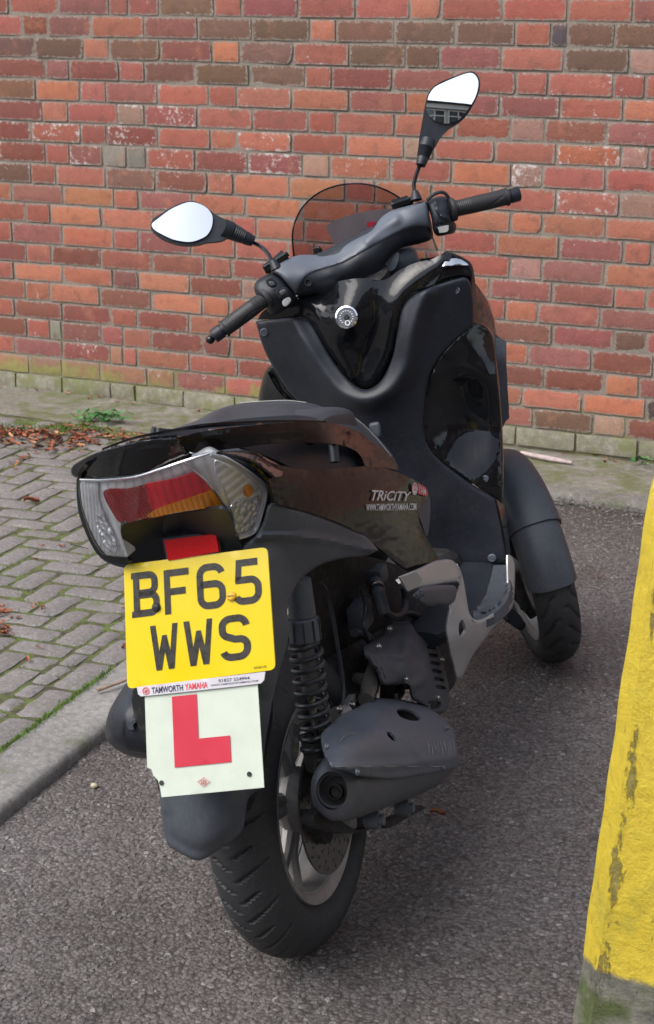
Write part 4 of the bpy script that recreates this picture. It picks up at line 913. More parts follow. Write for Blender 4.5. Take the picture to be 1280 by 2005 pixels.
panel('left_cowl', [(536, 715), (521, 723), (512, 745), (506, 785), (520, 800), (600, 800), (608, 795), (590, 780), (560, 755)], [(536, 715, .93), (512, 745, 1.0), (506, 785, 1.02), (600, 800, .95), (560, 770, .945)], M_GLOSS, bike, step=6, rnd=9, rdep=.03, thick=.02)
# ---------------------------------------------------------------- floorboard and silver trim
fb = panel('floorboard', [(868, 1108, 'c'), (996, 1106, 'c'), (999, 1150), (990, 1178), (968, 1200), (932, 1216, 'c'), (916, 1190), (905, 1140), (896, 1112)], [(868, 1108, .345), (996, 1106, .350), (930, 1150, .334), (968, 1196, .338), (930, 1214, .335), (990, 1160, .342)], M_MATG, bike, k='w', step=5, thick=.02, ridges=[([(920, 1200), (950, 1196), (975, 1180), (988, 1158), (991, 1120)], 5, -.006), ([(932, 1190), (942, 1188), (950, 1172)], 4, -.004), ([(918, 1176), (922, 1162), (920, 1150)], 4, -.004)])
ST = [(994, 1088), (1003, 1091), (1008, 1110), (1007, 1165), (1001, 1192), (978, 1216), (954, 1246), (929, 1278), (913, 1309), (903, 1328), (893, 1330), (885, 1300), (879, 1277), (872, 1240), (871, 1226, 'c'), (877, 1196), (886, 1172), (896, 1145), (888, 1100, 'c'), (900, 1112), (908, 1140), (915, 1180), (921, 1205), (938, 1216), (957, 1209), (980, 1193), (993, 1174), (996, 1150), (993, 1110)]
def st_u(q): return np.zeros(len(q))
tr = panel('side_trim', ST, [(994, 1088, .228), (1008, 1110, .236), (1001, 1192, .240), (957, 1209, .232), (929, 1278, .205), (893, 1330, .182), (871, 1226, .192), (888, 1100, .205), (915, 1180, .218), (905, 1250, .212), (990, 1180, .236)], M_SILV, bike, k='u', step=5, rnd=5, rdep=-.006, holes=[[(899, 1221), (905, 1213), (913, 1231), (910, 1240), (902, 1249), (898, 1236)]], thick=.006)
panel('trim_edge', [(994, 1087), (1001, 1089), (1006, 1108), (1004, 1160), (994, 1184), (976, 1202), (954, 1213), (935, 1219), (925, 1213), (938, 1214), (957, 1207), (979, 1191), (992, 1172), (995, 1150)], .2420, M_SILVL, tr, k='u', step=4, thick=.003)
br_ = panel('footrest_bracket', [(780, 1129, 'c'), (819, 1113), (852, 1098), (882, 1096), (896, 1108), (904, 1128, 'c'), (900, 1146), (893, 1140), (860, 1146), (836, 1152), (798, 1160, 'c'), (786, 1142)], [(780, 1129, .222), (798, 1160, .222), (822, 1140, .236), (852, 1098, .215), (882, 1096, .213), (904, 1128, .215), (860, 1146, .225)], M_SILV, bike, k='u', step=4, rnd=5, rdep=-.010, thick=.012)
panel('bracket_cap', [(783, 1131, 'c'), (815, 1119, 'c'), (827, 1134, 'c'), (820, 1147, 'c'), (799, 1158, 'c')], [(782, 1131, .234), (822, 1134, .246), (798, 1158, .234)], M_SILV, br_, k='u', step=4, rnd=0, thick=.004)
panel('passenger_footrest', [(809, 1163, 'c'), (822, 1151), (852, 1146), (889, 1147), (894, 1160), (889, 1178), (878, 1184), (860, 1184), (838, 1188), (820, 1182, 'c')], [(809, 1163, .235), (894, 1160, .228), (850, 1165, .25), (838, 1188, .24)], M_MATG, br_, k='u', step=4, rnd=7, rdep=-.014, thick=.012)
# dark underside seen between trim, engine and tail
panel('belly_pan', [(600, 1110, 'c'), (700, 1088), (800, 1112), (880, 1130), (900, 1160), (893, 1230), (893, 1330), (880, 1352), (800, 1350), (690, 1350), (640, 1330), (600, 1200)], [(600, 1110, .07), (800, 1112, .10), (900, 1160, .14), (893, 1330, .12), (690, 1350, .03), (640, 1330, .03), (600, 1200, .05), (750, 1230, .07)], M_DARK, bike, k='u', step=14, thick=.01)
# ---------------------------------------------------------------- seat, grab rail, tail
SEAT = [(285, 860), (300, 851), (332, 841), (385, 823), (416, 806), (449, 794), (499, 787), (560, 784), (607, 789), (640, 799), (668, 803), (692, 815), (718, 835), (744, 861), (768, 890), (781, 916, 'c'), (772, 912), (740, 884), (691, 850), (640, 836), (560, 838), (470, 846), (400, 858), (340, 868)]
SDp = [(285, 860, -.27), (332, 841, -.16), (416, 806, .0), (499, 787, .20), (607, 789, .38), (668, 803, .50), (718, 835, .56), (768, 890, .56), (781, 916, .52), (740, 884, .40), (691, 850, .22), (640, 836, .10), (560, 838, .0), (470, 846, -.1), (400, 858, -.18), (340, 868, -.25), (560, 810, .12), (640, 815, .28), (450, 820, .0)]
seat = panel('seat', SEAT, SDp, M_SEAT, bike, step=7, rnd=10, rdep=.03, thick=.02)
sm = MB()
def stitch(pts, vv_):
    c = cat_rom(pts, False, 3.2)
    for a in range(0, len(c)-1, 1):
        p = P(*c[a], 'v', vv_(c[a])); q_ = P(*(c[a]+(c[a+1]-c[a])*.55), 'v', vv_(c[a])); sm.tube([p, q_], .0009, 5)
sd_f = tps(SDp)
sm = MB(); stitch([(470, 789), (499, 786.5), (560, 784), (600, 788)], lambda c: float(sd_f(c[None])[0])-.004)
sm.build('stitching', M_GREYBTN, seat); sm = MB(); stitch([(668, 804), (692, 817), (718, 838), (744, 866), (766, 894)], lambda c: float(sd_f(c[None])[0])-.022)
sm.build('stitching', M_GREYBTN, seat)
# left side of the seat and body closing the far side
mb = MB(); mb.add(*hull([(-.26, .875, .03, .012), (-.2, .865, .09, .022), (0, .845, .125, .03), (.2, .83, .125, .03), (.4, .79, .10, .03), (.52, .73, .07, .04)], 24)); mb.build('seat_base', M_SEAT, seat)
RAIL = [(345, 857, 'c'), (400, 844), (480, 834), (585, 826), (650, 829), (691, 841), (733, 869), (768, 898), (781, 921, 'c'), (750, 916), (714, 912, 'c'), (706, 893), (691, 880), (661, 870), (607, 867), (522, 870), (470, 877), (378, 887, 'c'), (366, 882)]
RD = [(345, 857, -.37), (378, 887, -.345), (480, 834, -.25), (480, 876, -.25), (585, 826, -.10), (585, 868, -.10), (650, 829, .03), (661, 870, .01), (733, 869, .30), (714, 912, .18), (781, 921, .44), (750, 905, .33), (691, 862, .16), (522, 852, -.20), (400, 862, -.335)]
rail = panel('grab_rail', RAIL, RD, M_GLOSSB, bike, step=4, rnd=0, thick=.008, smooth=10, ridges=[([(362, 864), (430, 854), (520, 846), (600, 842), (660, 848), (705, 868)], 9, .006)])
TL = [(143, 911), (169, 895), (197, 883), (241, 871), (281, 862), (345, 857, 'c'), (354, 866), (364, 884), (378, 889, 'c'), (350, 905), (300, 926), (264, 934), (200, 937), (150, 936), (140, 930), (138, 920)]
TD = [(138, 921, -.30), (169, 896, -.345), (241, 871, -.385), (345, 857, -.385), (378, 889, -.355), (300, 922, -.362), (200, 935, -.345), (150, 935, -.305), (260, 900, -.376)]
tc = panel('tail_cover', TL, TD, M_GLOSS, bike, step=4.5, rnd=4, rdep=.005, thick=.012, smooth=8)
panel('tail_cover_top', [(200, 882), (260, 861), (330, 848), (400, 838), (470, 833), (560, 829), (640, 828), (560, 826), (470, 829), (395, 834), (330, 846), (260, 860)], [(200, 882, -.30), (330, 848, -.26), (470, 831, -.14), (640, 828, .08)], M_GLOSSB, tc, step=4, thick=.003)
# opening below the rail
panel('tail_recess', [(470, 872), (560, 864), (640, 862), (700, 878), (724, 915), (600, 925), (540, 900), (500, 884)], [(470, 872, -.20), (560, 864, -.05), (700, 880, .20), (724, 915, .22), (540, 900, -.12), (600, 920, 0.)], M_MAT, bike, step=7, rnd=0)
MB().tube([P(652, 872, 'v', .02), P(655, 905, 'v', .01)], .008, 10).build('rail_stay', M_MAT, rail)
SIDE = [(426, 884, 'c'), (466, 883), (500, 886), (526, 904), (552, 912, 'c'), (610, 921), (716, 913), (760, 919), (801, 935), (829, 951), (838, 965, 'c'), (836, 977), (823, 990), (818, 1007), (823, 1028), (838, 1058), (858, 1094, 'c'), (834, 1107), (806, 1121, 'c'), (775, 1100), (733, 1066), (691, 1037), (649, 1018), (585, 998), (538, 986, 'c'), (532, 960), (520, 930), (480, 897)]
SDD = [(426, 884, -.345), (466, 883, -.325), (500, 886, -.30), (480, 897, -.34), (526, 906, -.275), (520, 930, -.31), (552, 925, -.245), (536, 985, -.27), (610, 921, -.12), (585, 998, -.20), (649, 1018, -.10), (716, 913, .10), (691, 1037, -.01), (640, 960, -.10), (750, 980, .12), (733, 1066, .08), (801, 935, .32), (838, 965, .44), (818, 1007, .36), (858, 1094, .42), (806, 1121, .25), (775, 1100, .18), (780, 1040, .20), (690, 980, .0)]
side = panel('side_cover', SIDE, SDD, M_GLOSSB, bike, step=5, tsm=.35, rnd=0, thick=.005, smooth=30, ridges=[([(540, 922), (600, 936), (700, 930), (800, 940)], 20, .010)])
panel('side_shoulder', [(430, 885, 'c'), (466, 882), (496, 884), (520, 896), (553, 914, 'c'), (552, 931), (540, 934, 'c'), (516, 915), (492, 899), (462, 891)], [(430, 885, -.350), (466, 882, -.318), (496, 884, -.290), (553, 914, -.225), (552, 931, -.262), (540, 934, -.290), (516, 915, -.315), (492, 899, -.335), (462, 891, -.350)], M_GLOSSU, side, step=4, thick=.003, smooth=4)
panel('side_cover_end', [(838, 966, 'c'), (842, 980), (842, 1010), (836, 1050), (824, 1020), (818, 1005), (824, 990)], [(838, 966, .45), (842, 1010, .44), (836, 1050, .42), (818, 1005, .375)], M_MATG, side, step=4, thick=.01)
# lettering on the side panel
def text_mesh(name, body, mat, parent, mapf, size=1., shear=0., bold=0., space=1., width=None, extrude=0):
    cu = bpy.data.curves.new(name, 'FONT'); cu.body = body; cu.size = 1; cu.shear = shear; cu.offset = bold; cu.space_character = space; cu.resolution_u = 3; cu.fill_mode = 'FRONT'
    to = bpy.data.objects.new(name, cu); COL.objects.link(to); bpy.context.view_layer.update()
    me = bpy.data.meshes.new_from_object(to.evaluated_get(bpy.context.evaluated_depsgraph_get())); V = np.array([v.co[:] for v in me.vertices]); Fc = [tuple(p.vertices) for p in me.polygons]
    bpy.data.objects.remove(to); bpy.data.curves.remove(cu); bpy.data.meshes.remove(me)
    x0, x1 = V[:, 0].min(), V[:, 0].max(); y0, y1 = V[:, 1].min(), V[:, 1].max()
    s = (V[:, 0]-x0)/(x1-x0); t = (V[:, 1]-y0)/(y1-y0)
    return mesh_obj(name, [mapf(a, b) for a, b in zip(s, t)], Fc, mat, parent, smooth=False)
side_f = tps(SDD, .35)
def quad_px(c, dep):      # c: tl, tr, br, bl in photograph px -> map (s,t)
    c = np.array(c, float)
    def f(s, t):
        p = (c[3]*(1-s)+c[2]*s)*(1-t)+(c[0]*(1-s)+c[1]*s)*t; return dep(p)
    return f
sdep = lambda e: (lambda p: P(p[0], p[1], 'v', float(side_f(p[None])[0])-e-.003-.010*max(0, 1-abs(p[1]-936)/26)-.010*max(0, (p[0]-770)/68)))
text_mesh('model_badge', 'TRiCiTY', M_BADGE, side, quad_px([(728, 959), (806, 963), (806, 981), (728, 980)], sdep(.003)), shear=.35, bold=.02)
text_mesh('web_sticker', 'WWW.TAMWORTHYAMAHA.COM', M_WTXT, side, quad_px([(717, 987), (815, 985), (815, 999), (717, 1000)], sdep(.002)), bold=.012)
st_ = panel('red_sticker', [(818, 946, 'c'), (832, 953), (838, 965), (836, 972, 'c'), (818, 967, 'c')], 0, M_RTXT, side, step=3, thick=0, extra=lambda q: side_f(q)-.0060-.010*np.clip((q[:, 0]-770)/68, 0, 2)-.010*np.clip(1-abs(q[:, 1]-936)/26, 0, 1))
text_mesh('sticker_letters', 'YAM', M_WTXT, st_, quad_px([(819, 949), (833, 956), (834, 970), (819, 965)], sdep(.0045)), bold=.01)
def disc_px(name, x, y, rx, ry, dep, mat, parent, r0=0., n=24):
    V = []; 
    for k in range(n):
        a = 2*PI*k/n; V.append(dep(np.array([x+rx*math.cos(a), y+ry*math.sin(a)])))
    if not r0: return mesh_obj(name, V, [tuple(range(n))], mat, parent, smooth=False)
    for k in range(n): a = 2*PI*k/n; V.append(dep(np.array([x+rx*r0*math.cos(a), y+ry*r0*math.sin(a)])))
    return mesh_obj(name, V, [(k, (k+1) % n, n+(k+1) % n, n+k) for k in range(n)], mat, parent, smooth=False)
disc_px('emblem_disc', 812, 957, 5.5, 12, sdep(.0035), M_WTXT, side)
disc_px('emblem_ring', 812, 957, 4.4, 10, sdep(.0042), M_RTXT, side, .78)
mb = MB()
for k in range(3):
    a = PI/2+k*2*PI/3
    pa = sdep(.0045)(np.array([812., 957.])); pb = sdep(.0045)(np.array([812+3.4*math.cos(a), 957-7.5*math.sin(a)])); mb.tube([pa, pb], .0009, 5)
mb.build('emblem_forks', M_RTXT, side)
# ---------------------------------------------------------------- tail lamp
tlp = [(155, 938, 'c'), (200, 938), (264, 932), (315, 916), (362, 900), (412, 884), (440, 894), (466, 908), (500, 930), (522, 950), (524, 970), (514, 1010), (500, 1043, 'c'), (482, 1052), (464, 1057), (456, 1048), (453, 1020), (443, 999), (426, 994), (380, 999), (332, 1007), (274, 1018), (242, 1028), (236, 1042), (250, 1090), (243, 1092), (204, 1087), (188, 1070), (174, 1042), (160, 998), (154, 962)]
def tlv(q): # rounded at both sides
    q = np.asarray(q); x = q[:, 0]; y = q[:, 1]; t = (x-300)/190.
    return -.355+.075*np.clip(abs(t), 0, 1.3)**2.2+(y-950)*.00018
lamp = panel('tail_lamp', tlp, 0, M_REFL, bike, step=5, extra=lambda q: tlv(q)+.006, thick=.02)
panel('lamp_housing', [(150, 936), (160, 935), (300, 920), (412, 882), (445, 892), (505, 925), (530, 950), (532, 972), (520, 1020), (505, 1052), (560, 1075), (520, 1100), (250, 1112), (213, 1103), (190, 1085), (168, 1045), (152, 996)], 0, M_MAT, bike, step=10, extra=lambda q: tlv(q)+.030+.035*np.clip((q[:, 1]-1000)/80, 0, 1), thick=.03)
panel('lamp_frame', [(151, 937, 'c'), (156, 936), (162, 975), (166, 1000), (180, 1044), (193, 1071), (207, 1088), (250, 1094), (252, 1105), (215, 1101), (190, 1085), (168, 1045), (156, 1003), (151, 965)], 0, M_GLOSS, lamp, step=4, extra=lambda q: tlv(q)+.002, thick=.006)
panel('red_lens', [(285, 948, 'c'), (340, 938), (379, 927), (394, 935), (412, 958), (432, 984), (420, 993), (380, 997), (336, 1004), (306, 1011), (290, 985)], 0, M_LRED1, lamp, step=5, extra=lambda q: tlv(q)-.001, thick=.003)
panel('ribbed_red_lens', [(203, 962), (250, 957), (285, 949, 'c'), (292, 985), (308, 1011), (274, 1017), (240, 1026), (222, 1008)], 0, M_LRED2, lamp, step=5, extra=lambda q: tlv(q)-.001, thick=.003)
panel('amber_lens', [(288, 1009), (310, 996), (350, 982), (400, 966), (414, 962), (434, 985), (422, 994), (380, 998), (332, 1006), (300, 1013)], 0, M_AMB, lamp, step=5, extra=lambda q: tlv(q)-.003, thick=.002)
panel('indicator_bowl', [(422, 903), (446, 912), (480, 932), (508, 955), (511, 972), (500, 985), (470, 985), (452, 988), (440, 958), (424, 928)], 0, M_REFD, lamp, step=5, extra=lambda q: tlv(q)+.001, thick=.004)
panel('indicator_facets', [(452, 992), (470, 980), (494, 975), (508, 972), (504, 1010), (492, 1038), (470, 1046), (461, 1036), (457, 1010)], 0, M_REFL2, lamp, step=5, extra=lambda q: tlv(q)-.001, thick=.004)
panel('indicator_bulb', [(478, 955), (490, 950), (496, 960), (490, 972), (479, 970)], 0, M_AMB, lamp, step=3, extra=lambda q: tlv(q)-.002, thick=.004)
panel('indicator_ribs', [(158, 944), (172, 942), (190, 945), (192, 975), (202, 1005), (214, 1035), (226, 1060), (238, 1086), (208, 1084), (192, 1066), (178, 1038), (164, 1000), (158, 965)], 0, M_REFR, lamp, step=5, extra=lambda q: tlv(q)+.001, thick=.004)
panel('indicator_facets', [(187, 1012), (200, 1008), (212, 1030), (222, 1050), (229, 1078), (210, 1080), (197, 1058)], 0, M_REFL2, lamp, step=5, extra=lambda q: tlv(q)-.001, thick=.003)
def rim_tube(pts, r, mat, name, dz, parent, closed=False):
    c = cat_rom(pts, closed, 5); return MB().tube([P(x, y, 'v', float(tlv(np.array([[x, y]]))[0])+dz) for x, y in c], r, 8).build(name, mat, parent)
rim_tube([(158, 939), (200, 940), (264, 934), (315, 918), (362, 902), (411, 887)], .0022, M_CHROME, 'lens_rim', -.004, lamp)
rim_tube([(411, 888), (440, 899), (466, 913), (498, 936), (515, 954), (517, 970), (508, 1010), (496, 1040), (466, 1052)], .0040, M_BADGE, 'lens_rim', -.004, lamp)
rim_tube([(358, 903), (385, 925), (412, 950), (434, 982), (446, 998), (454, 1024), (458, 1050)], .0020, M_CHROME, 'lens_rim', -.003, lamp)
panel('clear_lens', tlp, 0, M_CLEAR, lamp, step=6, extra=lambda q: tlv(q)-.010, thick=.0, rnd=6, rdep=.008)
cav = panel('plate_lamp_recess', [(240, 1028), (275, 1019), (332, 1008), (426, 996), (443, 1001), (453, 1020), (458, 1050), (474, 1080), (470, 1120), (262, 1140), (250, 1100), (237, 1042)], [(240, 1028, -.345), (426, 996, -.345), (458, 1055, -.300), (474, 1080, -.28), (252, 1105, -.285), (340, 1040, -.28), (330, 1080, -.28), (430, 1090, -.28), (270, 1135, -.27), (470, 1120, -.27)], M_MAT, bike, step=7, thick=.005)
panel('red_reflector', [(321, 1058, 'c'), (422, 1045, 'c'), (428, 1080, 'c'), (329, 1098, 'c')], [(321, 1058, -.300), (422, 1045, -.300), (428, 1080, -.306), (329, 1098, -.306)], M_RREF, bike, step=8, thick=.008)
panel('reflector_frame', [(317, 1054, 'c'), (426, 1040, 'c'), (433, 1081, 'c'), (326, 1102, 'c')], [(321, 1058, -.294), (422, 1045, -.294), (428, 1080, -.300), (329, 1098, -.300)], M_MAT, bike, step=8, thick=.008)
# ---------------------------------------------------------------- matte tail side and rear mudguard
FEN = [(500, 1050, 'c'), (516, 1020), (524, 990), (538, 984), (585, 997), (649, 1017), (691, 1036), (720, 1055), (741, 1077, 'c'), (716, 1089), (676, 1092), (629, 1105), (604, 1121), (582, 1142), (567, 1174), (562, 1199), (566, 1221), (565, 1245), (558, 1275), (548, 1310), (538, 1350), (530, 1392), (520, 1450), (515, 1500), (512, 1545, 'c'), (492, 1556), (484, 1570), (477, 1618), (466, 1636), (434, 1660), (402, 1681), (383, 1685), (362, 1676), (329, 1654), (321, 1628), (314, 1577), (312, 1540, 'c'), (300, 1400), (275, 1200), (262, 1100, 'c'), (400, 1112)]
FD = [(500, 1050, -.275), (524, 990, -.270), (585, 997, -.20), (691, 1036, -.01), (741, 1077, .06), (629, 1105, -.11), (582, 1142, -.17), (562, 1199, -.22), (540, 1150, -.255), (540, 1060, -.24), (620, 1060, -.14), (562, 1245, -.235), (530, 1230, -.28), (538, 1350, -.265), (520, 1450, -.285), (512, 1545, -.30), (500, 1400, -.31), (477, 1618, -.335), (484, 1570, -.33), (402, 1681, -.352), (400, 1640, -.372), (329, 1654, -.335), (314, 1577, -.325), (440, 1560, -.355), (380, 1580, -.36), (300, 1400, -.31), (400, 1400, -.33), (262, 1100, -.25), (400, 1115, -.262), (460, 1250, -.31), (330, 1250, -.30)]
fen = panel('rear_mudguard', FEN, FD, M_MATG, bike, step=8, rnd=9, rdep=.010, thick=.006, ridges=[([(322, 1600), (332, 1638), (400, 1668), (462, 1625), (472, 1590)], 16, -.006), ([(525, 1100), (520, 1200), (520, 1340)], 40, .012), ([(505, 1050), (600, 1052), (735, 1078)], 12, .010)])
# dark slab between mudguard and tyre
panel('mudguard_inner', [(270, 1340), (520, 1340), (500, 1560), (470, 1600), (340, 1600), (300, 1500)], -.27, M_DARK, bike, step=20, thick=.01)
# number plate, dealer strip, learner plate
PLN = -bfw*math.cos(.345)+bup*math.sin(.345)     # plate normal, towards the rear and up
plc = B(.0285, -.265-.075, .66623)
def pl_off(e): return (plc+PLN*e, PLN)
def plpt(x, y, e=0.): return on_plane(x, y, plc+PLN*e, PLN)
def flat_px(name, outline, e, mat, parent, step=6, holes=(), thick=.0015, bevel=0):
    o = panel(name, outline, 0, mat, parent, step=step, holes=holes, plane=pl_off(e), thick=thick, closed_s=True); return o
c0 = [(242, 1106), (523, 1071), (539, 1311), (249, 1349)]
def rounded(c, r):
    c = np.array(c, float); out = []
    for i in range(len(c)):
        a, b, d = c[i-1], c[i], c[(i+1) % len(c)]
        p = b+(a-b)/np.linalg.norm(a-b)*r; q_ = b+(d-b)/np.linalg.norm(d-b)*r
        for t in (0, .25, .5, .75, 1.): pt = p*(1-t)**2+b*2*t*(1-t)+q_*t*t; out.append((pt[0], pt[1], 'c') if t in (0, 1.) else (pt[0], pt[1]))
    return out
npl = flat_px('number_plate', rounded(c0, 12), .0, M_YEL, bike, step=14, thick=.003)
CQ = [plpt(*p, .0006) for p in c0]
def plm(s, t): return (CQ[0]*(1-s)+CQ[1]*s)*(1-t)+(CQ[3]*(1-s)+CQ[2]*s)*t
def glyph(ch, s0, t0, s1, t1, mb):
    """plate characters from thick strokes on a 44 x 64 cell, stroke 10"""
    W_, H_, S_ = 44., 64., 10.
    def pt(x, y): return plm(s0+(s1-s0)*x/W_, t0+(t1-t0)*y/H_)
    def poly(ps):
        if len(ps) > 4 or True:
            from mathutils.geometry import tessellate_polygon
            tri = tessellate_polygon([[Vector((a, b, 0)) for a, b in ps]]); n0 = len(mb.v); mb.v += [tuple(pt(a, b)) for a, b in ps]; mb.f += [tuple(n0+i for i in t) for t in tri]
    def band(path, wd=S_):     # ribbon along a path
        path = np.array(path, float); n = len(path); L, R2 = [], []
        for i in range(n):
            d = path[min(i+1, n-1)]-path[max(i-1, 0)]; d /= np.linalg.norm(d); nn = np.array([-d[1], d[0]]); L.append(path[i]+nn*wd/2); R2.append(path[i]-nn*wd/2)
        n0 = len(mb.v); mb.v += [tuple(pt(*p)) for p in L+R2]; mb.f += [(n0+i, n0+i+1, n0+n+i+1, n0+n+i) for i in range(n-1)]
    def arc(cx, cy, rx, ry, a0, a1, n=9): return [(cx+rx*math.cos(math.radians(a0+(a1-a0)*i/n)), cy+ry*math.sin(math.radians(a0+(a1-a0)*i/n))) for i in range(n+1)]
    if ch == 'B':
        poly([(3, 0), (13, 0), (13, 64), (3, 64)]); poly([(0, 0), (3.2, 0), (3.2, 9), (0, 9)]); poly([(0, 55), (3.2, 55), (3.2, 64), (0, 64)])
        band([(12, 5), (28, 5)]+arc(28, 14, 9, 9, -90, 0)[1:]+arc(28, 21, 9, 9, 0, 90)+[(12, 30)]); band([(12, 33), (30, 33)]+arc(30, 43, 9, 10, -90, 0)[1:]+arc(30, 49, 9, 10, 0, 90)+[(12, 59)])
    if ch == 'F': poly([(1, 0), (11, 0), (11, 64), (1, 64)]); poly([(11, 0), (42, 0), (42, 10), (11, 10)]); poly([(11, 27), (36, 27), (36, 37), (11, 37)])
    if ch == '6':
        band(arc(26, 16, 13, 11, -10, -90, 6)+[(18, 5)]+arc(17, 17, 12, 12, -90, -180)[1:]+[(5, 46)]+arc(17, 47, 12, 12, 180, 90)[1:]+[(27, 59)]+arc(27, 47, 12, 12, 90, 0)[1:]+[(39, 41)]+arc(27, 40, 12, 11, 0, -90)[1:]+[(6, 29)])
    if ch == '5':
        poly([(8, 0), (40, 0), (40, 10), (16, 10), (14, 27), (6, 31), (5, 31)]); band([(5.5, 29), (27, 29)]+arc(27, 40, 12, 11, -90, 0)[1:]+[(39, 47)]+arc(27, 47, 12, 12, 0, 90)[1:]+[(17, 59)]+arc(17, 48, 12, 11, 90, 155)[1:])
    if ch == 'W':
        poly([(0, 0), (9, 0), (13.5, 38), (19, 15), (26, 15), (31, 38), (35.5, 0), (44, 0), (36.5, 64), (27.5, 64), (22.5, 38), (17, 64), (8, 64)])
    if ch == 'S':
        band(arc(27, 17, 12, 12, -5, -90, 7)+[(18, 5)]+arc(17, 16, 12, 11, -90, -180)[1:]+arc(17, 21, 12, 10, 180, 120)[1:]+[(22, 34)]+arc(27, 44, 12, 10, -80, 0)[1:]+arc(27, 47, 12, 12, 0, 90)[1:]+[(17, 59)]+arc(17, 48, 12, 11, 90, 165)[1:])
mb = MB()
for ch, s0, s1, t0, t1 in (('B', .048, .245, .075, .438), ('F', .275, .462, .085, .445), ('6', .506, .702, .075, .445), ('5', .745, .945, .075, .445), ('W', .170, .362, .52, .885), ('W', .402, .600, .52, .885), ('S', .640, .850, .515, .885)): glyph(ch, s0, t0, s1, t1, mb)
mb.build('plate_letters', M_BTXT, npl, smooth=False)
text_mesh('maker_marks', 'BAP BSAU 145d', M_BTXT, npl, lambda s, t: plm(.862+.08*s, .975-.02*t))
def bolt(x, y, r, mat, e=.001):
    c = plpt(x, y, e); o = MB().lathe(c, PLN, [(.0005, .0045), (r*.7, .004), (r, .002), (r, -.001)], 20).build('plate_screw', mat, npl); a = np.cross(PLN, bup); MB().box(c+PLN*.0046, (r*1.2, .0012, .0006), (a/np.linalg.norm(a), np.cross(a, PLN), PLN)).build('slot', M_DARK, o, smooth=False)
bolt(306, 1189, .0062, M_MAT); bolt(453, 1167, .0068, M_YBOLT)
lpl = flat_px('learner_plate', [(283, 1362, 'c'), (504, 1337, 'c'), (517, 1542, 'c'), (316, 1561, 'c'), (313, 1542), (309, 1528), (300, 1518), (296, 1506), (288, 1503, 'c')], .004, M_LWHITE, bike, step=14, thick=.0012, holes=[])
flat_px('red_letter_L', [(336, 1364, 'c'), (384.5, 1359, 'c'), (388.6, 1446, 'c'), (450, 1440, 'c'), (452.5, 1492, 'c'), (341.7, 1503, 'c')], .0053, M_LRED, lpl, step=16, thick=0)
d_ = [(386.7, 1531), (398.5, 1522.5), (410.3, 1531), (398.5, 1540.5)]
mb = MB()
for i in range(4): mb.tube([plpt(*d_[i], .0055), plpt(*d_[(i+1) % 4], .0055)], .0004, 4)
mb.build('maker_diamond', M_LRED, lpl); text_mesh('maker_letters', 'LD', M_LRED, lpl, lambda s, t: plpt(393.5+10*s, 1535.5-8*t, .0056), bold=.03)
for x, y in ((487.5, 1516), (315.5, 1533)): MB().lathe(plpt(x, y, .0055), PLN, [(.0005, .0003), (.0033, .0003), (.0036, -.0005)], 16).build('fixing_hole', M_DARK, lpl)
ds = flat_px('dealer_strip', [(267.5, 1345, 'c'), (519, 1315, 'c'), (517, 1331), (511, 1338), (275, 1363.5), (270, 1359)], .0075, M_WHITE, bike, step=12, thick=.002)
def pq(c, e): c = [plpt(*p, e) for p in c]; return lambda s, t: (c[3]*(1-s)+c[2]*s)*(1-t)+(c[0]*(1-s)+c[1]*s)*t
text_mesh('dealer_name', 'TAMWORTH', M_NAVY, ds, pq([(296, 1346), (357.5, 1340), (358.5, 1352.5), (297, 1358.5)], .0080), bold=.025)
text_mesh('dealer_make', 'YAMAHA', M_RTXT, ds, pq([(361, 1339), (406, 1334.5), (406.5, 1346.5), (362, 1351.5)], .0080), bold=.025)
text_mesh('phone_number', '01827 254994', M_NAVY, ds, pq([(427, 1330), (488, 1324.5), (489, 1330.5), (428, 1336)], .0080), bold=.01)
text_mesh('web_address', 'WWW.TAMWORTHYAMAHA.COM', M_NAVY, ds, pq([(412, 1340.5), (505, 1331), (505, 1334.5), (412, 1344)], .0080), bold=.01)
MB().lathe(plpt(285.5, 1353, .008), PLN, [(.0042, 0), (.0042, .0003), (.0052, .0003), (.0052, 0)], 24).build('emblem_ring', M_RTXT, ds)
mb = MB()
for k in range(6):
    a = k*PI/3+PI/6; mb.tube([plpt(285.5, 1353, .0083), plpt(285.5+4.4*math.cos(a), 1353+4.4*math.sin(a), .0083)], .0005, 4)
mb.build('emblem_forks', M_RTXT, ds)
# ---------------------------------------------------------------- left air box
ab = panel('air_box', [(250, 1336), (236, 1353), (223, 1374), (213, 1394), (207, 1418), (207, 1442), (215, 1456), (233, 1471), (261, 1482), (300, 1486), (330, 1480), (330, 1340), (290, 1330)], [(250, 1336, .02), (207, 1430, -.02), (233, 1471, -.02), (300, 1486, -.03), (330, 1400, -.06), (280, 1400, -.07), (240, 1420, -.06)], M_MAT, bike, step=4, smooth=5, rnd=16, rdep=.05, thick=.008, ridges=[([(262, 1345), (248, 1385), (240, 1420), (240, 1440)], 9, .008), ([(274, 1345), (258, 1385), (252, 1430), (262, 1470)], 7, -.006)])
panel('catch', [(250, 1418), (262, 1409), (266, 1413), (260, 1420), (262, 1428), (252, 1428)], -.075, M_MATG, ab, step=3, thick=.01)
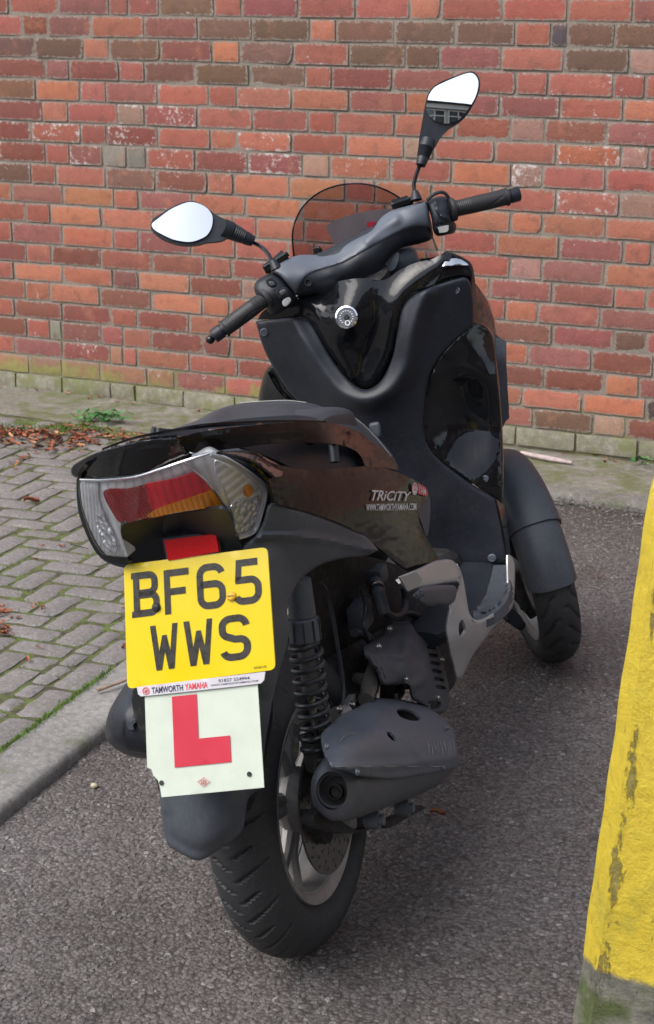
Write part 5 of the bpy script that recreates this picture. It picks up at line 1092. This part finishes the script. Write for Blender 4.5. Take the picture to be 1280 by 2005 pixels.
# ---------------------------------------------------------------- shock absorber
def line3(a, b, t): return a+(b-a)*t
sh_t, sh_c0, sh_c1, sh_b = P(584, 1135, 'v', -.105), P(592, 1206, 'v', -.108), P(597, 1256, 'v', -.11), P(622, 1480, 'v', -.115)
mb = MB(); mb.tube([sh_t, sh_c0], [.019, .021], 24)
shock = mb.build('rear_shock', M_MATG, bike)
ax = sh_c1-sh_c0; L = np.linalg.norm(ax); ax /= L
prof = []; mb = MB().lathe(sh_c0, ax, [(.018, 0), (.0235, .004), (.0245, .01), (.0255, L*.9), (.022, L), (.010, L)], 36); mb.build('spring_collar', M_MATG, shock)
mb = MB()
e1 = np.cross(ax, bfw); e1 /= np.linalg.norm(e1); e2 = np.cross(ax, e1)
for k in range(10):
    a = 2*PI*k/10; d = e1*math.cos(a)+e2*math.sin(a); mb.box(sh_c0+ax*L*.5+d*.0255, (.002, .003, L*.8), (np.cross(ax, d), d, ax))
mb.build('collar_ribs', M_DARK, shock, smooth=False)
ax2 = sh_b-sh_c1; L2 = np.linalg.norm(ax2); ax2 /= L2; e1 = np.cross(ax2, bfw); e1 /= np.linalg.norm(e1); e2 = np.cross(ax2, e1)
turns = 10.2; N = 520; pts = []
for i in range(N+1):
    t = i/N; a = 2*PI*turns*t; pts.append(sh_c1+ax2*L2*(t*1.0)+(e1*math.cos(a)+e2*math.sin(a))*(.0225 if t > .02 else .02))
MB().tube(pts, .0043, 9).build('spring', M_SPRING, shock)
MB().tube([sh_c1-ax2*.01, sh_c1+ax2*L2*.45], .0125, 20).build('damper_body', M_STEEL if False else simple('grey_damper', (.10, .10, .10), .45, dust=.3), shock)
MB().tube([sh_c1+ax2*L2*.44, sh_b], .006, 14).build('damper_rod', M_STEEL, shock)
MB().tube([sh_b-ax2*.03, sh_b+ax2*.02], [.024, .02], 20).build('spring_seat', M_DARK, shock)
# ---------------------------------------------------------------- engine, hugger, hoses
panel('inner_hugger', [(596, 1140, 'c'), (640, 1118), (672, 1112), (676, 1180), (690, 1260), (697, 1315), (675, 1322), (640, 1310), (612, 1280), (600, 1220)], [(596, 1140, .02), (676, 1112, .05), (697, 1315, .03), (612, 1280, .0)], simple('dull_hugger', (.036, .037, .040), .7, dust=.2), bike, k='u', step=9, rnd=8, rdep=-.012, thick=.01)
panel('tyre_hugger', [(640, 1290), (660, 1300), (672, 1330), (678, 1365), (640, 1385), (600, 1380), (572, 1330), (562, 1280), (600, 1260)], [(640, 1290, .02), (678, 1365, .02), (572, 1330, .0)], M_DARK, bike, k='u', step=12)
eng = panel('engine_cover', [(711, 1266, 'c'), (727, 1256), (745, 1244), (757, 1226), (775, 1217), (795, 1213), (820, 1216), (848, 1236), (857, 1262), (868, 1300), (878, 1340), (879, 1356), (873, 1392), (851, 1398), (832, 1384), (806, 1368), (797, 1342), (772, 1341), (748, 1340), (737, 1313), (724, 1298), (714, 1284)],
      [(711, 1266, .115), (757, 1226, .08), (820, 1216, .09), (857, 1262, .13), (879, 1350, .150), (832, 1300, .160), (797, 1342, .155), (740, 1315, .14), (770, 1275, .150), (851, 1398, .15), (800, 1240, .12)], M_MATG, bike, k='u', step=5, rnd=7, rdep=-.014, thick=.008,
      holes=[[(836+3.5*k, 1263+15.5*k), (851+4.0*k, 1265+15.8*k), (853+4.0*k, 1271+15.8*k), (837+3.5*k, 1270+15.5*k)] for k in range(6)]+[[(838, 1374), (850, 1371), (863, 1375), (860, 1386), (840, 1387)]],
      smooth=5, ridges=[([(716, 1280), (760, 1278), (790, 1282), (795, 1262)], 9, -.010), ([(795, 1250), (790, 1330)], 12, -.009), ([(800, 1345), (830, 1330), (832, 1290)], 10, -.010)])
panel('cooling_fins', [(832, 1258), (862, 1262), (880, 1350), (864, 1390), (838, 1392), (836, 1350)], .10, M_STEEL if False else M_DARK, eng, k='u', step=10)
MB().lathe(P(817, 1338, 'u', .160), brt, [(.0005, -.004), (.0055, -.004), (.0065, 0), (.009, .0005), (.009, -.004)], 20).build('cover_bolt', M_DARK, eng)
mb = MB(); hz = [P(735, 1140, 'u', .10), P(741, 1165, 'u', .115), P(751, 1200, 'u', .12)]; mb.tube(hz, [.012, .0125, .012], 16); mb.box(P(738, 1125, 'u', .09), (.05, .03, .03), (bfw, bup, brt), .006); hose1 = mb.build('breather_pipe', M_MATG, bike)
mb = MB(); mb.tube([P(*p, 'u', .115) for p in cat_rom([(753, 1196), (764, 1205), (778, 1207), (790, 1195), (794, 1175), (790, 1150)], False, 5)], .007, 10)
mb.tube([P(*p, 'u', .09) for p in cat_rom([(693, 1238), (710, 1240), (722, 1250), (730, 1264)], False, 5)], .008, 10)
mb.tube([P(*p, 'u', .10) for p in cat_rom([(783, 1205), (800, 1200), (820, 1205)], False, 5)], .005, 8); mb.build('hoses', M_DARK if False else M_MAT, bike)
mb = MB(); mb.tube([P(735, 1300, 'u', .10), P(722, 1345, 'u', .12), P(716, 1370, 'u', .125)], [.013, .014, .013], 16); mb.tube([P(700, 1330, 'u', .08), P(716, 1332, 'u', .10)], .012, 14)
mb.build('exhaust_header', simple('dull_pipe', (.12, .115, .11), .5, metal=.5, dust=.3), bike)
MB().tube([P(746, 1300, 'u', .12), P(738, 1345, 'u', .12), P(737, 1368, 'u', .12)], .0055, 10).build('brake_cable', M_STEEL, bike); MB().box(P(780, 1358, 'u', .12), (.05, .012, .02), (bfw, brt, bup), .003).build('cable_bracket', M_STEEL, bike)
mb = MB(); mb.box(P(678, 1385, 'u', .10), (.08, .012, .016), (bfw, brt, bup), .002); mb.build('shock_bracket', simple('dusty_bracket', (.28, .27, .26), .5, metal=.6, dust=.3), bike); mb = MB(); mb.tube([P(655, 1402, 'u', .10), P(678, 1396, 'u', .11)], .014, 14)
mb.build('shock_pivot', simple('dusty_alloy', (.28, .27, .26), .5, metal=.6, dust=.3), bike)
panel('swing_arm', [(612, 1605), (640, 1622), (680, 1632), (715, 1628), (760, 1606), (800, 1590), (820, 1576), (835, 1582, 'c'), (800, 1600), (760, 1622), (745, 1612), (700, 1625), (660, 1600), (640, 1580)], .135, M_DARK, bike, k='u', step=6, thick=.02)
mb = MB()
for x, y, u_ in ((738, 1606, .165), (797, 1582, .165)):
    c = P(x, y, 'u', u_); MB().lathe(c, brt, [(.0005, .012), (.008, .012), (.009, .006), (.009, .004), (.014, .004), (.015, -.006), (.012, -.02)], 24).build('exhaust_bolt', M_GUN, bike)
mb = MB(); mb.lathe(P(686, 1612, 'u', .10), brt, [(.0005, .008), (.010, .008), (.018, .002), (.022, -.01), (.022, -.03)], 24); mb.build('axle_nut', M_ALLOY, bike)
panel('brake_caliper', [(612, 1585), (628, 1590), (648, 1612), (652, 1640), (642, 1652), (630, 1640), (615, 1612)], .09, M_DARK, bike, k='u', step=5, thick=.02)
# ---------------------------------------------------------------- muffler
mz0, mz1 = P(657, 1546, 'u', .165), P(866, 1490, 'u', .165)
am = mz1-mz0; Lm = np.linalg.norm(am); am /= Lm; mu = bup-am*np.dot(bup, am); mu /= np.linalg.norm(mu); ms = np.cross(am, mu)
V = []; n = 44; prof = [(-.012, .028, .0), (-.008, .038, 0), (.0, .046, 0), (.02, .052, .003), (.06, .056, .006), (.14, .058, .010), (.24, .058, .012), (.32, .054, .012), (.36, .046, .012), (.385, .030, .012), (.392, .005, .012)]
for d, r_, up_ in prof:
    for k in range(n):
        a = 2*PI*k/n; V.append(mz0+am*d*Lm/.40+mu*(up_+math.sin(a)*r_)+ms*math.cos(a)*r_*.86)
Fc = [(i*n+k, i*n+(k+1) % n, (i+1)*n+(k+1) % n, (i+1)*n+k) for i in range(len(prof)-1) for k in range(n)]+[tuple((len(prof)-1)*n+k for k in range(n))]
muf = mesh_obj('muffler', V, [f[::-1] for f in Fc], M_MUF, bike, angle=40)
tn = (CPOS-mz0)/np.linalg.norm(CPOS-mz0); tn = -am*.75+tn*.25; tn /= np.linalg.norm(tn)
tp = mz0-am*.006
MB().lathe(tp, tn, [(.027, -.006), (.0275, .003), (.0255, .004), (.0235, .002), (.022, -.018), (.001, -.02)], 40).build('tail_pipe_rim', M_MUF, muf)
MB().lathe(tp-mu*.003, tn, [(.0225, -.0172), (.012, -.015), (.012, -.003), (.0095, -.002), (.009, -.015), (.001, -.016)], 32).build('tail_pipe', simple('sooty_pipe', (.03, .026, .024), .6, metal=.4), muf)
HS = [(629, 1438), (645, 1420), (668, 1402), (695, 1387), (720, 1372), (739, 1367), (786, 1370), (832, 1382), (870, 1408), (887, 1430), (896, 1470), (894, 1504, 'c'), (864, 1511), (820, 1519), (770, 1526), (707, 1520), (676, 1509), (650, 1507, 'c'), (637, 1486), (629, 1458)]
HSD = [(629, 1438, .150), (650, 1507, .205), (645, 1425, .160), (695, 1387, .125), (739, 1367, .125), (786, 1370, .135), (832, 1382, .150), (887, 1430, .190), (896, 1470, .215), (894, 1504, .212), (770, 1526, .222), (707, 1520, .220), (690, 1450, .205), (770, 1440, .212), (840, 1440, .208), (740, 1400, .175), (820, 1405, .175), (660, 1470, .200)]
hsd = panel('heat_shield', HS, HSD, M_SHIELD, muf, k='u', step=5, rnd=5, rdep=-.010, thick=.004, holes=[[(777, 1390), (790, 1387), (808, 1393), (822, 1404), (818, 1411), (800, 1410), (782, 1402)], [(757, 1434), (765, 1434), (775, 1445), (777, 1452), (768, 1449), (760, 1442)]],
      smooth=4, ridges=[([(650, 1500), (720, 1502), (800, 1496), (893, 1482)], 9, -.006), ([(775, 1433), (800, 1450), (820, 1478), (832, 1488)], 9, -.006), ([(640, 1440), (700, 1400), (770, 1385)], 16, -.004)])
panel('shield_void', [(770, 1380), (825, 1385), (830, 1415), (790, 1460), (750, 1455), (750, 1425)], .11, M_DARK, hsd, k='u', step=10)

# ---- small fixings, clamps and scuffs in the engine bay
def boltu(x, y, u_, r, parent, nm='bolt', mat=M_STEEL):
    MB().lathe(P(x, y, 'u', u_), brt, [(.0005, r*.9), (r*.8, r*.9), (r*.95, r*.6), (r*.95, r*.2), (r*1.5, r*.15), (r*1.5, -r*.5)], 12).build(nm, mat, parent)
for x, y, u_ in ((763, 1232, .13), (742, 1266, .145), (866, 1292, .155), (795, 1330, .165), (857, 1366, .168)): boltu(x, y, u_, .0045, eng)
for x, y, u_ in ((640, 1462, .198), (876, 1425, .198), (700, 1512, .226), (868, 1504, .222)): boltu(x, y, u_, .0035, hsd, 'bolt', M_GUN)
for x, y, u_ in ((665, 1389, .118), (690, 1380, .118)): boltu(x, y, u_, .005, bike)
MB().tube([P(*p, 'u', .105) for p in cat_rom([(628, 1140), (640, 1160), (652, 1210), (660, 1260), (668, 1310), (672, 1360), (664, 1400)], False, 6)], .0035, 8).build('wiring_loom', M_MAT, bike)
MB().tube([P(*p, 'u', .12) for p in cat_rom([(708, 1150), (716, 1190), (712, 1225), (722, 1252)], False, 6)], .004, 8).build('fuel_hose', M_MAT, bike)
MB().box(P(705, 1205, 'u', .085), (.07, .03, .05), (bfw, brt, bup), .008).build('electrics_box', M_MATG, bike)
MB().box(P(775, 1140, 'u', .07), (.06, .03, .05), (bfw, brt, bup), .01).build('battery_cover', M_DARK, bike)
MB().lathe(P(737, 1152, 'u', .108), P(741, 1165, 'u', .115)-P(735, 1140, 'u', .10), [(.0135, -.004), (.0145, -.003), (.0145, .003), (.0135, .004)], 20).build('hose_clamp', M_STEEL, hose1)
M_SCUF = simple('pale_scuff', (.20, .20, .21), .6, var=.3, nscale=90)
hf = tps(HSD)
def scuff(pts, r):
    c = cat_rom(pts, False, 4); V = [P(x, y, 'u', float(hf(np.array([[x, y]]))[0])+.0022+(.0035 if abs(y-1499) < 6 else 0)) for x, y in c]
    MB().tube(V, list(np.interp(np.linspace(0, 1, len(V)), [0, .3, .8, 1], [.0002, r, r*.8, .0002])), 5).build('scuff', M_SCUF, hsd)
scuff([(664, 1454), (674, 1442), (688, 1436), (702, 1438)], .0008)
for k in range(9):
    x = 838+k*6+rng.uniform(-2, 2); scuff([(x, 1452+rng.uniform(-6, 6)), (x+3, 1462), (x+5, 1474+rng.uniform(-4, 8))], .0005)
for k in range(5):
    x = 655+k*46; scuff([(x, 1500+rng.uniform(-2, 1)), (x+12, 1501), (x+26+rng.uniform(0, 10), 1500)], .0009)
# side stand on the left
MB().tube([B(-.12, .45, .28), B(-.20, .36, .12), B(-.262, .34, .052)], [.012, .011, .012], 12).build('side_stand', M_DARK, bike)
# ---------------------------------------------------------------- handlebar
BARC = [(534, 530), (546, 517), (567, 505), (589, 499), (617, 499), (636, 500), (662, 487), (697, 468), (728, 451), (744, 428), (767, 412), (802, 402), (834, 393), (841, 420), (846, 447), (847, 466), (830, 475), (805, 481), (785, 486), (768, 500), (755, 518), (751, 546), (732, 564), (708, 581), (677, 590), (650, 588), (619, 574), (600, 578), (580, 578), (566, 560), (550, 542)]
BARD = [(534, 530, .0), (567, 505, .02), (617, 499, .03), (662, 487, .03), (744, 428, .02), (802, 402, .0), (834, 393, -.0), (845, 450, -.0), (580, 578, -.0), (560, 545, -.02), (600, 535, -.025), (650, 535, -.035), (700, 505, -.035), (755, 465, -.03), (810, 430, -.025), (660, 575, -.005), (700, 560, -.0), (790, 480, .0)]
bc_ = panel('handlebar_cover', BARC, BARD, M_MAT, bike, k='h', step=6, rnd=12, rdep=.022, thick=.006)
UPC = [(534, 530), (546, 517), (567, 505), (589, 499), (617, 499), (636, 500), (662, 487), (697, 468), (728, 451), (744, 428), (767, 412), (802, 402), (834, 393, 'c'), (840, 420), (843, 447, 'c'), (818, 445), (794, 451), (770, 462), (747, 474), (716, 491), (690, 506), (668, 517), (635, 527), (612, 535), (598, 545), (588, 560), (580, 578, 'c'), (566, 560), (550, 542)]
uc = panel('upper_cover', UPC, [(a, b, c-.006) for a, b, c in BARD], M_GUN, bc_, k='h', step=5, rnd=7, rdep=.014, thick=.004, ridges=[([(720, 470), (745, 448), (775, 430)], 16, .008)])
MB().lathe(P(603, 553, 'h', -.03), -bfw, [(.0005, -.004), (.005, -.004), (.006, .001), (.0075, .001)], 14).build('cover_screw', M_DARK, bc_)
# back of the bar and the stem
MB().tube([P(560, 545, 'h', .03), P(640, 530, 'h', .04), P(720, 490, 'h', .04), P(820, 425, 'h', .03)], [.025, .04, .04, .025], 16).build('handlebar_tube', M_MAT, bike)
MB().tube([B(0, .93, .98), B(0, 1.02, .80)], [.05, .06], 18).build('steering_stem', M_DARK, bike)
def grip(p0, p1, off, label, sgn):
    a, b = P(*p0, 'h', off), P(*p1, 'h', off); d = b-a; L = np.linalg.norm(d); d /= L
    pr = [(.0, .0165), (.02, .0160), (.06, .0168), (.10, .0165), (.9*L, .0165), (L-.002, .0185), (L, .0185)]
    e1 = np.cross(d, bup); e1 /= np.linalg.norm(e1); e2 = np.cross(e1, d); V = []; n = 48; m = 60
    for i in range(m+1):
        t = i/m; s = t*L
        for k in range(n):
            an = 2*PI*k/n; r_ = .0165+.0006*math.sin(t*PI)
            wv = math.sin(an*2+t*5)*.5+.5
            r_ -= .0011 if abs(math.sin(an*1.5+1.2*math.sin(t*4))) < .13 and .12 < t < .9 else 0
            if t < .3: r_ -= .0007*(1 if (i % 2) else 0)
            if t > .95: r_ = .0185
            V.append(a+d*s+(e1*math.cos(an)+e2*math.sin(an))*r_)
    Fc = [(i*n+k, i*n+(k+1) % n, (i+1)*n+(k+1) % n, (i+1)*n+k) for i in range(m) for k in range(n)]+[tuple(range(n))[::-1], tuple(m*n+k for k in range(n))]
    o = mesh_obj('grip', V, Fc, M_GRIP, bike)
    MB().lathe(a, d, [(.010, -.008), (.0235, -.006), (.0245, -.002), (.0235, .003), (.016, .005)], 36).build('grip_flange', M_GRIP, o)
    MB().lathe(b, d, [(.013, -.002), (.013, .004), (.0150, .005), (.0150, .022), (.0135, .025), (.0005, .0255)], 32).build('bar_end', M_MAT, o)
    return o
grip((521, 583), (437, 645), .0, '', -1); grip((887, 410), (994, 385), .0, '', 1)
# switches
sl_ = panel('switch_pod', [(497, 565), (500, 553), (510, 544), (536, 532), (549, 540), (566, 560), (579, 577), (572, 596), (553, 610), (538, 617), (524, 610), (515, 592), (503, 582)], [(500, 560, .0), (536, 532, .01), (579, 577, .0), (538, 617, .01), (540, 572, -.032), (515, 575, -.02), (555, 590, -.028)], M_MAT, bike, k='h', step=4, rnd=9, rdep=.024, thick=.012)
for out, dp, mt, nm in (([(521, 547), (532, 544), (542, 554), (540, 562), (530, 563), (522, 556)], -.042, M_DARK, 'turn_switch_well'), ([(541, 569), (556, 562), (564, 566), (564, 574), (548, 584), (541, 579)], -.040, M_DARK, 'beam_switch_well'),
        ([(526, 552), (534, 551), (538, 557), (530, 560)], -.048, M_GUN, 'turn_switch'), ([(547, 571), (557, 566), (560, 571), (551, 578)], -.048, M_GUN, 'beam_switch'), ([(553, 589), (565, 582), (570, 589), (560, 600), (554, 598)], -.040, M_GREYBTN, 'horn_button')):
    panel(nm, out, dp, mt, sl_, k='h', step=2.5, thick=.003, rnd=1.5, rdep=.002)
sr_ = panel('switch_pod', [(835, 395), (847, 388), (862, 384), (876, 387), (884, 400), (888, 431), (893, 441), (890, 455), (874, 460), (856, 462), (848, 452), (844, 425)], [(835, 395, .01), (876, 387, .01), (893, 441, .0), (856, 462, .0), (862, 410, -.030), (868, 448, -.032), (850, 420, -.02)], M_MAT, bike, k='h', step=4, rnd=8, rdep=.024, thick=.012, ridges=[([(852, 392), (856, 412), (866, 424), (880, 428)], 5, .006), ([(850, 443), (890, 434)], 3, -.004)])
panel('starter_button', [(857, 445, 'c'), (878, 441, 'c'), (878, 450), (874, 454), (861, 456, 'c')], -.041, M_GREYBTN, sr_, k='h', step=3, thick=.003)
MB().tube([P(*p, 'h', .0) for p in cat_rom([(836, 392), (846, 383), (858, 377), (868, 377), (876, 384), (882, 395)], False, 4)], .0035, 8).build('throttle_cable', M_MAT, bike)
mb = MB(); mb.tube([P(545, 560, 'h', .05), P(500, 600, 'h', .06), P(455, 640, 'h', .055), P(416, 663, 'h', .03)], .006, 10)
bmx = bmesh.new(); bmesh.ops.create_uvsphere(bmx, u_segments=18, v_segments=12, radius=.0092); cb = P(411.5, 665, 'h', .03); mb.add([cb+np.array(v.co) for v in bmx.verts], [[v.index for v in f.verts] for f in bmx.faces]); bmx.free()
mb.build('brake_lever', M_GLOSS, bike)
mb = MB(); mb.tube([P(865, 400, 'h', .05), P(920, 395, 'h', .06), P(985, 375, 'h', .055)], .006, 10); mb.build('brake_lever', M_GLOSS, bike)
# ---------------------------------------------------------------- mirrors
def mirror(nm, glass, shell, off, nrm_px, stem, boot, bellow, block, label):
    c = np.mean([P(x, y, 'h', off) for x, y, *_ in glass], 0)
    v = (CPOS-c)/np.linalg.norm(CPOS-c); nrm = v*1.0+np.array(nrm_px); nrm /= np.linalg.norm(nrm)
    r = 2*np.dot(v, nrm)*nrm-v
    mr = bpy.data.objects.new('mirror', None); COL.objects.link(mr); mr.parent = bike
    mean = np.mean([(x, y) for x, y, *_ in glass], 0)
    conv = lambda q: -((np.asarray(q)-mean)**2).sum(1)/65**2*.004
    panel('mirror_glass', glass, 0, M_MIR, mr, plane=(c, nrm), step=5, thick=.002, extra=lambda q: ((np.asarray(q)-mean)**2).sum(1)/65**2*.003-.0045)
    mm = np.mean(np.array([s[:2] for s in shell]), 0); sp = cat_rom(shell, True, 5)
    def bul(q): d = dist_poly(sp, np.asarray(q)); return .002+.030*(1-np.clip(d/26, 0, 1))**2*0+.004
    sh = panel('mirror_shell', shell, 0, M_MAT, mr, plane=(c-nrm*.004, nrm), step=4, thick=.012, extra=None)
    # bulged back
    def back(q): d = np.clip(dist_poly(sp, np.asarray(q))/40, 0, 1); return .013+.026*(1-(1-d)**2)
    panel('mirror_back', shell, 0, M_MAT, mr, plane=(c-nrm*.004, nrm), step=4, thick=0, extra=back, smooth=3)
    b0, b1 = on_plane(*bellow[0], c, nrm)-nrm*.008, P(*bellow[1], 'h', off)
    d = b1-b0; V = []; pr = []; n = 9
    L = np.linalg.norm(d); d /= L
    pr = [(bellow[2]*.95, -.012), (bellow[2], .0)]
    for i in range(7): t = .12+i*.075; rr2 = bellow[2]*(1-t*.38); pr += [(rr2*1.03, L*t), (rr2*.90, L*(t+.035))]
    pr += [(bellow[2]*.74, L*.68), (bellow[2]*.60, L*.97), (.004, L*1.0)]
    MB().lathe(b0, d, pr, 30).build('rubber_gaiter', M_MAT, mr)
    MB().tube([P(*p, 'h', off*(1-i/(len(stem)-1))+.01) for i, p in enumerate(stem)], .0043, 10).build('mirror_stem', M_GLOSS, mr)
    p0, p1 = P(*boot[0], 'h', .012), P(*boot[1], 'h', .005); MB().tube([p0, (p0+p1)/2, p1], [.0065, .010, .0125], 18).build('stem_boot', M_MAT, mr)
    panel('mirror_clamp', block, .012, M_GLOSS, mr, k='h', step=4, rnd=3, rdep=.004, thick=.02)
    return mr, r
mL, rL = mirror('L', [(297, 439), (313, 426), (332, 412), (350, 403), (367, 397), (380, 397), (393, 401), (406, 409), (415, 422), (416, 434), (413, 448), (404, 462), (389, 470), (375, 474), (361, 474), (340, 470), (326, 464), (309, 455), (300, 448)],
   [(294.5, 439), (302, 427), (332, 408), (350, 399), (366, 394), (381, 394), (401, 403), (412, 412), (424, 421), (440, 429), (447, 434), (450, 446), (446, 462), (440, 468), (427, 472), (405, 474), (390, 478), (372, 480), (348, 478), (320, 468), (303, 456), (296, 447)], .10, (.0, -.0, .30), [(493, 474), (508, 481), (519, 490), (527, 501), (534, 517)], [(533, 510), (541, 527)], [(447, 448), (496, 473), .019], [(513, 522, 'c'), (536, 508), (561, 492, 'c'), (567, 500, 'c'), (545, 520), (521, 537, 'c')], '')
mR, rR = mirror('R', [(836, 201), (840, 186), (850, 172), (866, 163), (896, 150), (913, 144), (923, 143), (931, 148), (936, 158), (935.5, 173), (930, 191), (921, 207), (910, 223), (896, 236), (880, 242), (863, 241), (848, 234), (838, 224), (834, 213)],
   [(833, 201), (837, 186), (847, 171), (865, 159), (896, 147), (914, 141), (924, 139.5), (933, 145), (939, 157), (939, 174), (933, 192), (924, 209), (913, 226), (898, 241), (880, 252), (868, 263), (860, 273), (850, 290), (832, 294), (820, 286), (821, 268), (825, 245), (829, 222)], .10, (.0, 0, .085), [(822, 322), (814, 345), (810, 362), (812, 382)], [(812, 374), (815, 392)], [(835, 284), (823, 325), .0165], [(765, 398, 'c'), (786, 391), (808, 383, 'c'), (811, 394), (797, 402), (768, 410, 'c')], '')
print('mirror reflections', rL, rR)
# ---------------------------------------------------------------- screen, cowl behind it, instrument pod
scr = panel('wind_screen', [(577, 512), (573, 480), (573, 452), (579, 430), (592, 406), (617, 382), (650, 366), (690, 359), (724, 362), (755, 372), (786, 390), (815, 415), (838, 445), (856, 490), (858, 505), (800, 540), (640, 540)], [(573, 480, 1.12), (579, 430, 1.13), (617, 382, 1.135), (690, 359, 1.12), (755, 372, 1.13), (838, 445, 1.17), (858, 505, 1.15), (700, 520, 1.22), (640, 540, 1.2), (700, 430, 1.18)], M_SCREEN, bike, step=10, thick=0)
c = cat_rom([(577, 512), (573, 480), (573, 452), (579, 430), (592, 406), (617, 382), (650, 366), (690, 359), (724, 362), (755, 372), (786, 390), (815, 415), (838, 445), (856, 490)], False, 6)
ft = tps([(573, 480, 1.12), (579, 430, 1.13), (617, 382, 1.135), (690, 359, 1.12), (755, 372, 1.13), (838, 445, 1.17), (858, 505, 1.15), (700, 520, 1.22), (640, 540, 1.2), (700, 430, 1.18)])
MB().tube([P(x, y, 'v', float(ft(np.array([[x, y]]))[0])) for x, y in c], .0020, 7).build('screen_edge', M_GLOSS, scr)
lp2 = panel('front_learner_plate', [(637, 443, 'c'), (660, 430), (690, 420), (730, 412), (770, 408, 'c'), (790, 470, 'c'), (720, 500), (665, 500, 'c'), (650, 470)], 1.26, simple('grey_plate_back', (.16, .16, .17), .6), bike, step=12, thick=.002)
panel('red_patch', [(717, 436, 'c'), (737, 433, 'c'), (724, 450, 'c')], 1.255, M_LRED, lp2, step=6, thick=.001)
panel('screen_mount', [(613, 486), (622, 482), (630, 487), (630, 499), (616, 499)], 1.13, M_GLOSS, bike, step=3, rnd=3, rdep=.006, thick=.015)
panel('instrument_pod', [(740, 560), (752, 520), (768, 495), (785, 484), (803, 482), (814, 490), (822, 510), (838, 512), (780, 535), (752, 560)], [(740, 560, 1.02), (768, 495, 1.0), (803, 482, 1.02), (838, 512, 1.05), (785, 510, .985)], M_GUN, bike, step=5, rnd=7, rdep=.02, thick=.01)
panel('display', [(757, 517), (765, 502), (778, 494), (781, 500), (776, 520), (768, 530), (756, 530)], .978, simple('display_glass', (.30, .34, .40), .15, coat=1), bike, step=4, thick=.003)
panel('front_cowl', [(560, 590), (590, 520), (640, 505), (760, 505), (840, 505), (880, 500), (910, 520), (915, 560), (780, 600), (640, 610)], [(560, 590, 1.03), (640, 505, 1.10), (880, 500, 1.0), (915, 560, 1.02), (700, 600, 1.0), (760, 505, 1.12)], M_GLOSS, bike, step=14, thick=.01)
# far (left) half of the body, closed for other viewpoints
def mirror_panel(o, name, parent, off=0.):
    me = o.data.copy(); c = me.copy
    V = np.array([v.co[:] for v in me.vertices]); W = V
    u = W@brt; cshift = off
    V2 = W-np.outer(2*(u-cshift), brt)
    for v, p in zip(me.vertices, V2): v.co = p
    me.flip_normals(); n = bpy.data.objects.new(name, me); COL.objects.link(n); n.parent = parent
    return n
mirror_panel(side, 'side_cover', bike, .046); mirror_panel(tr, 'side_trim', bike, .0); mirror_panel(sg, 'side_cowl', bike, .0)
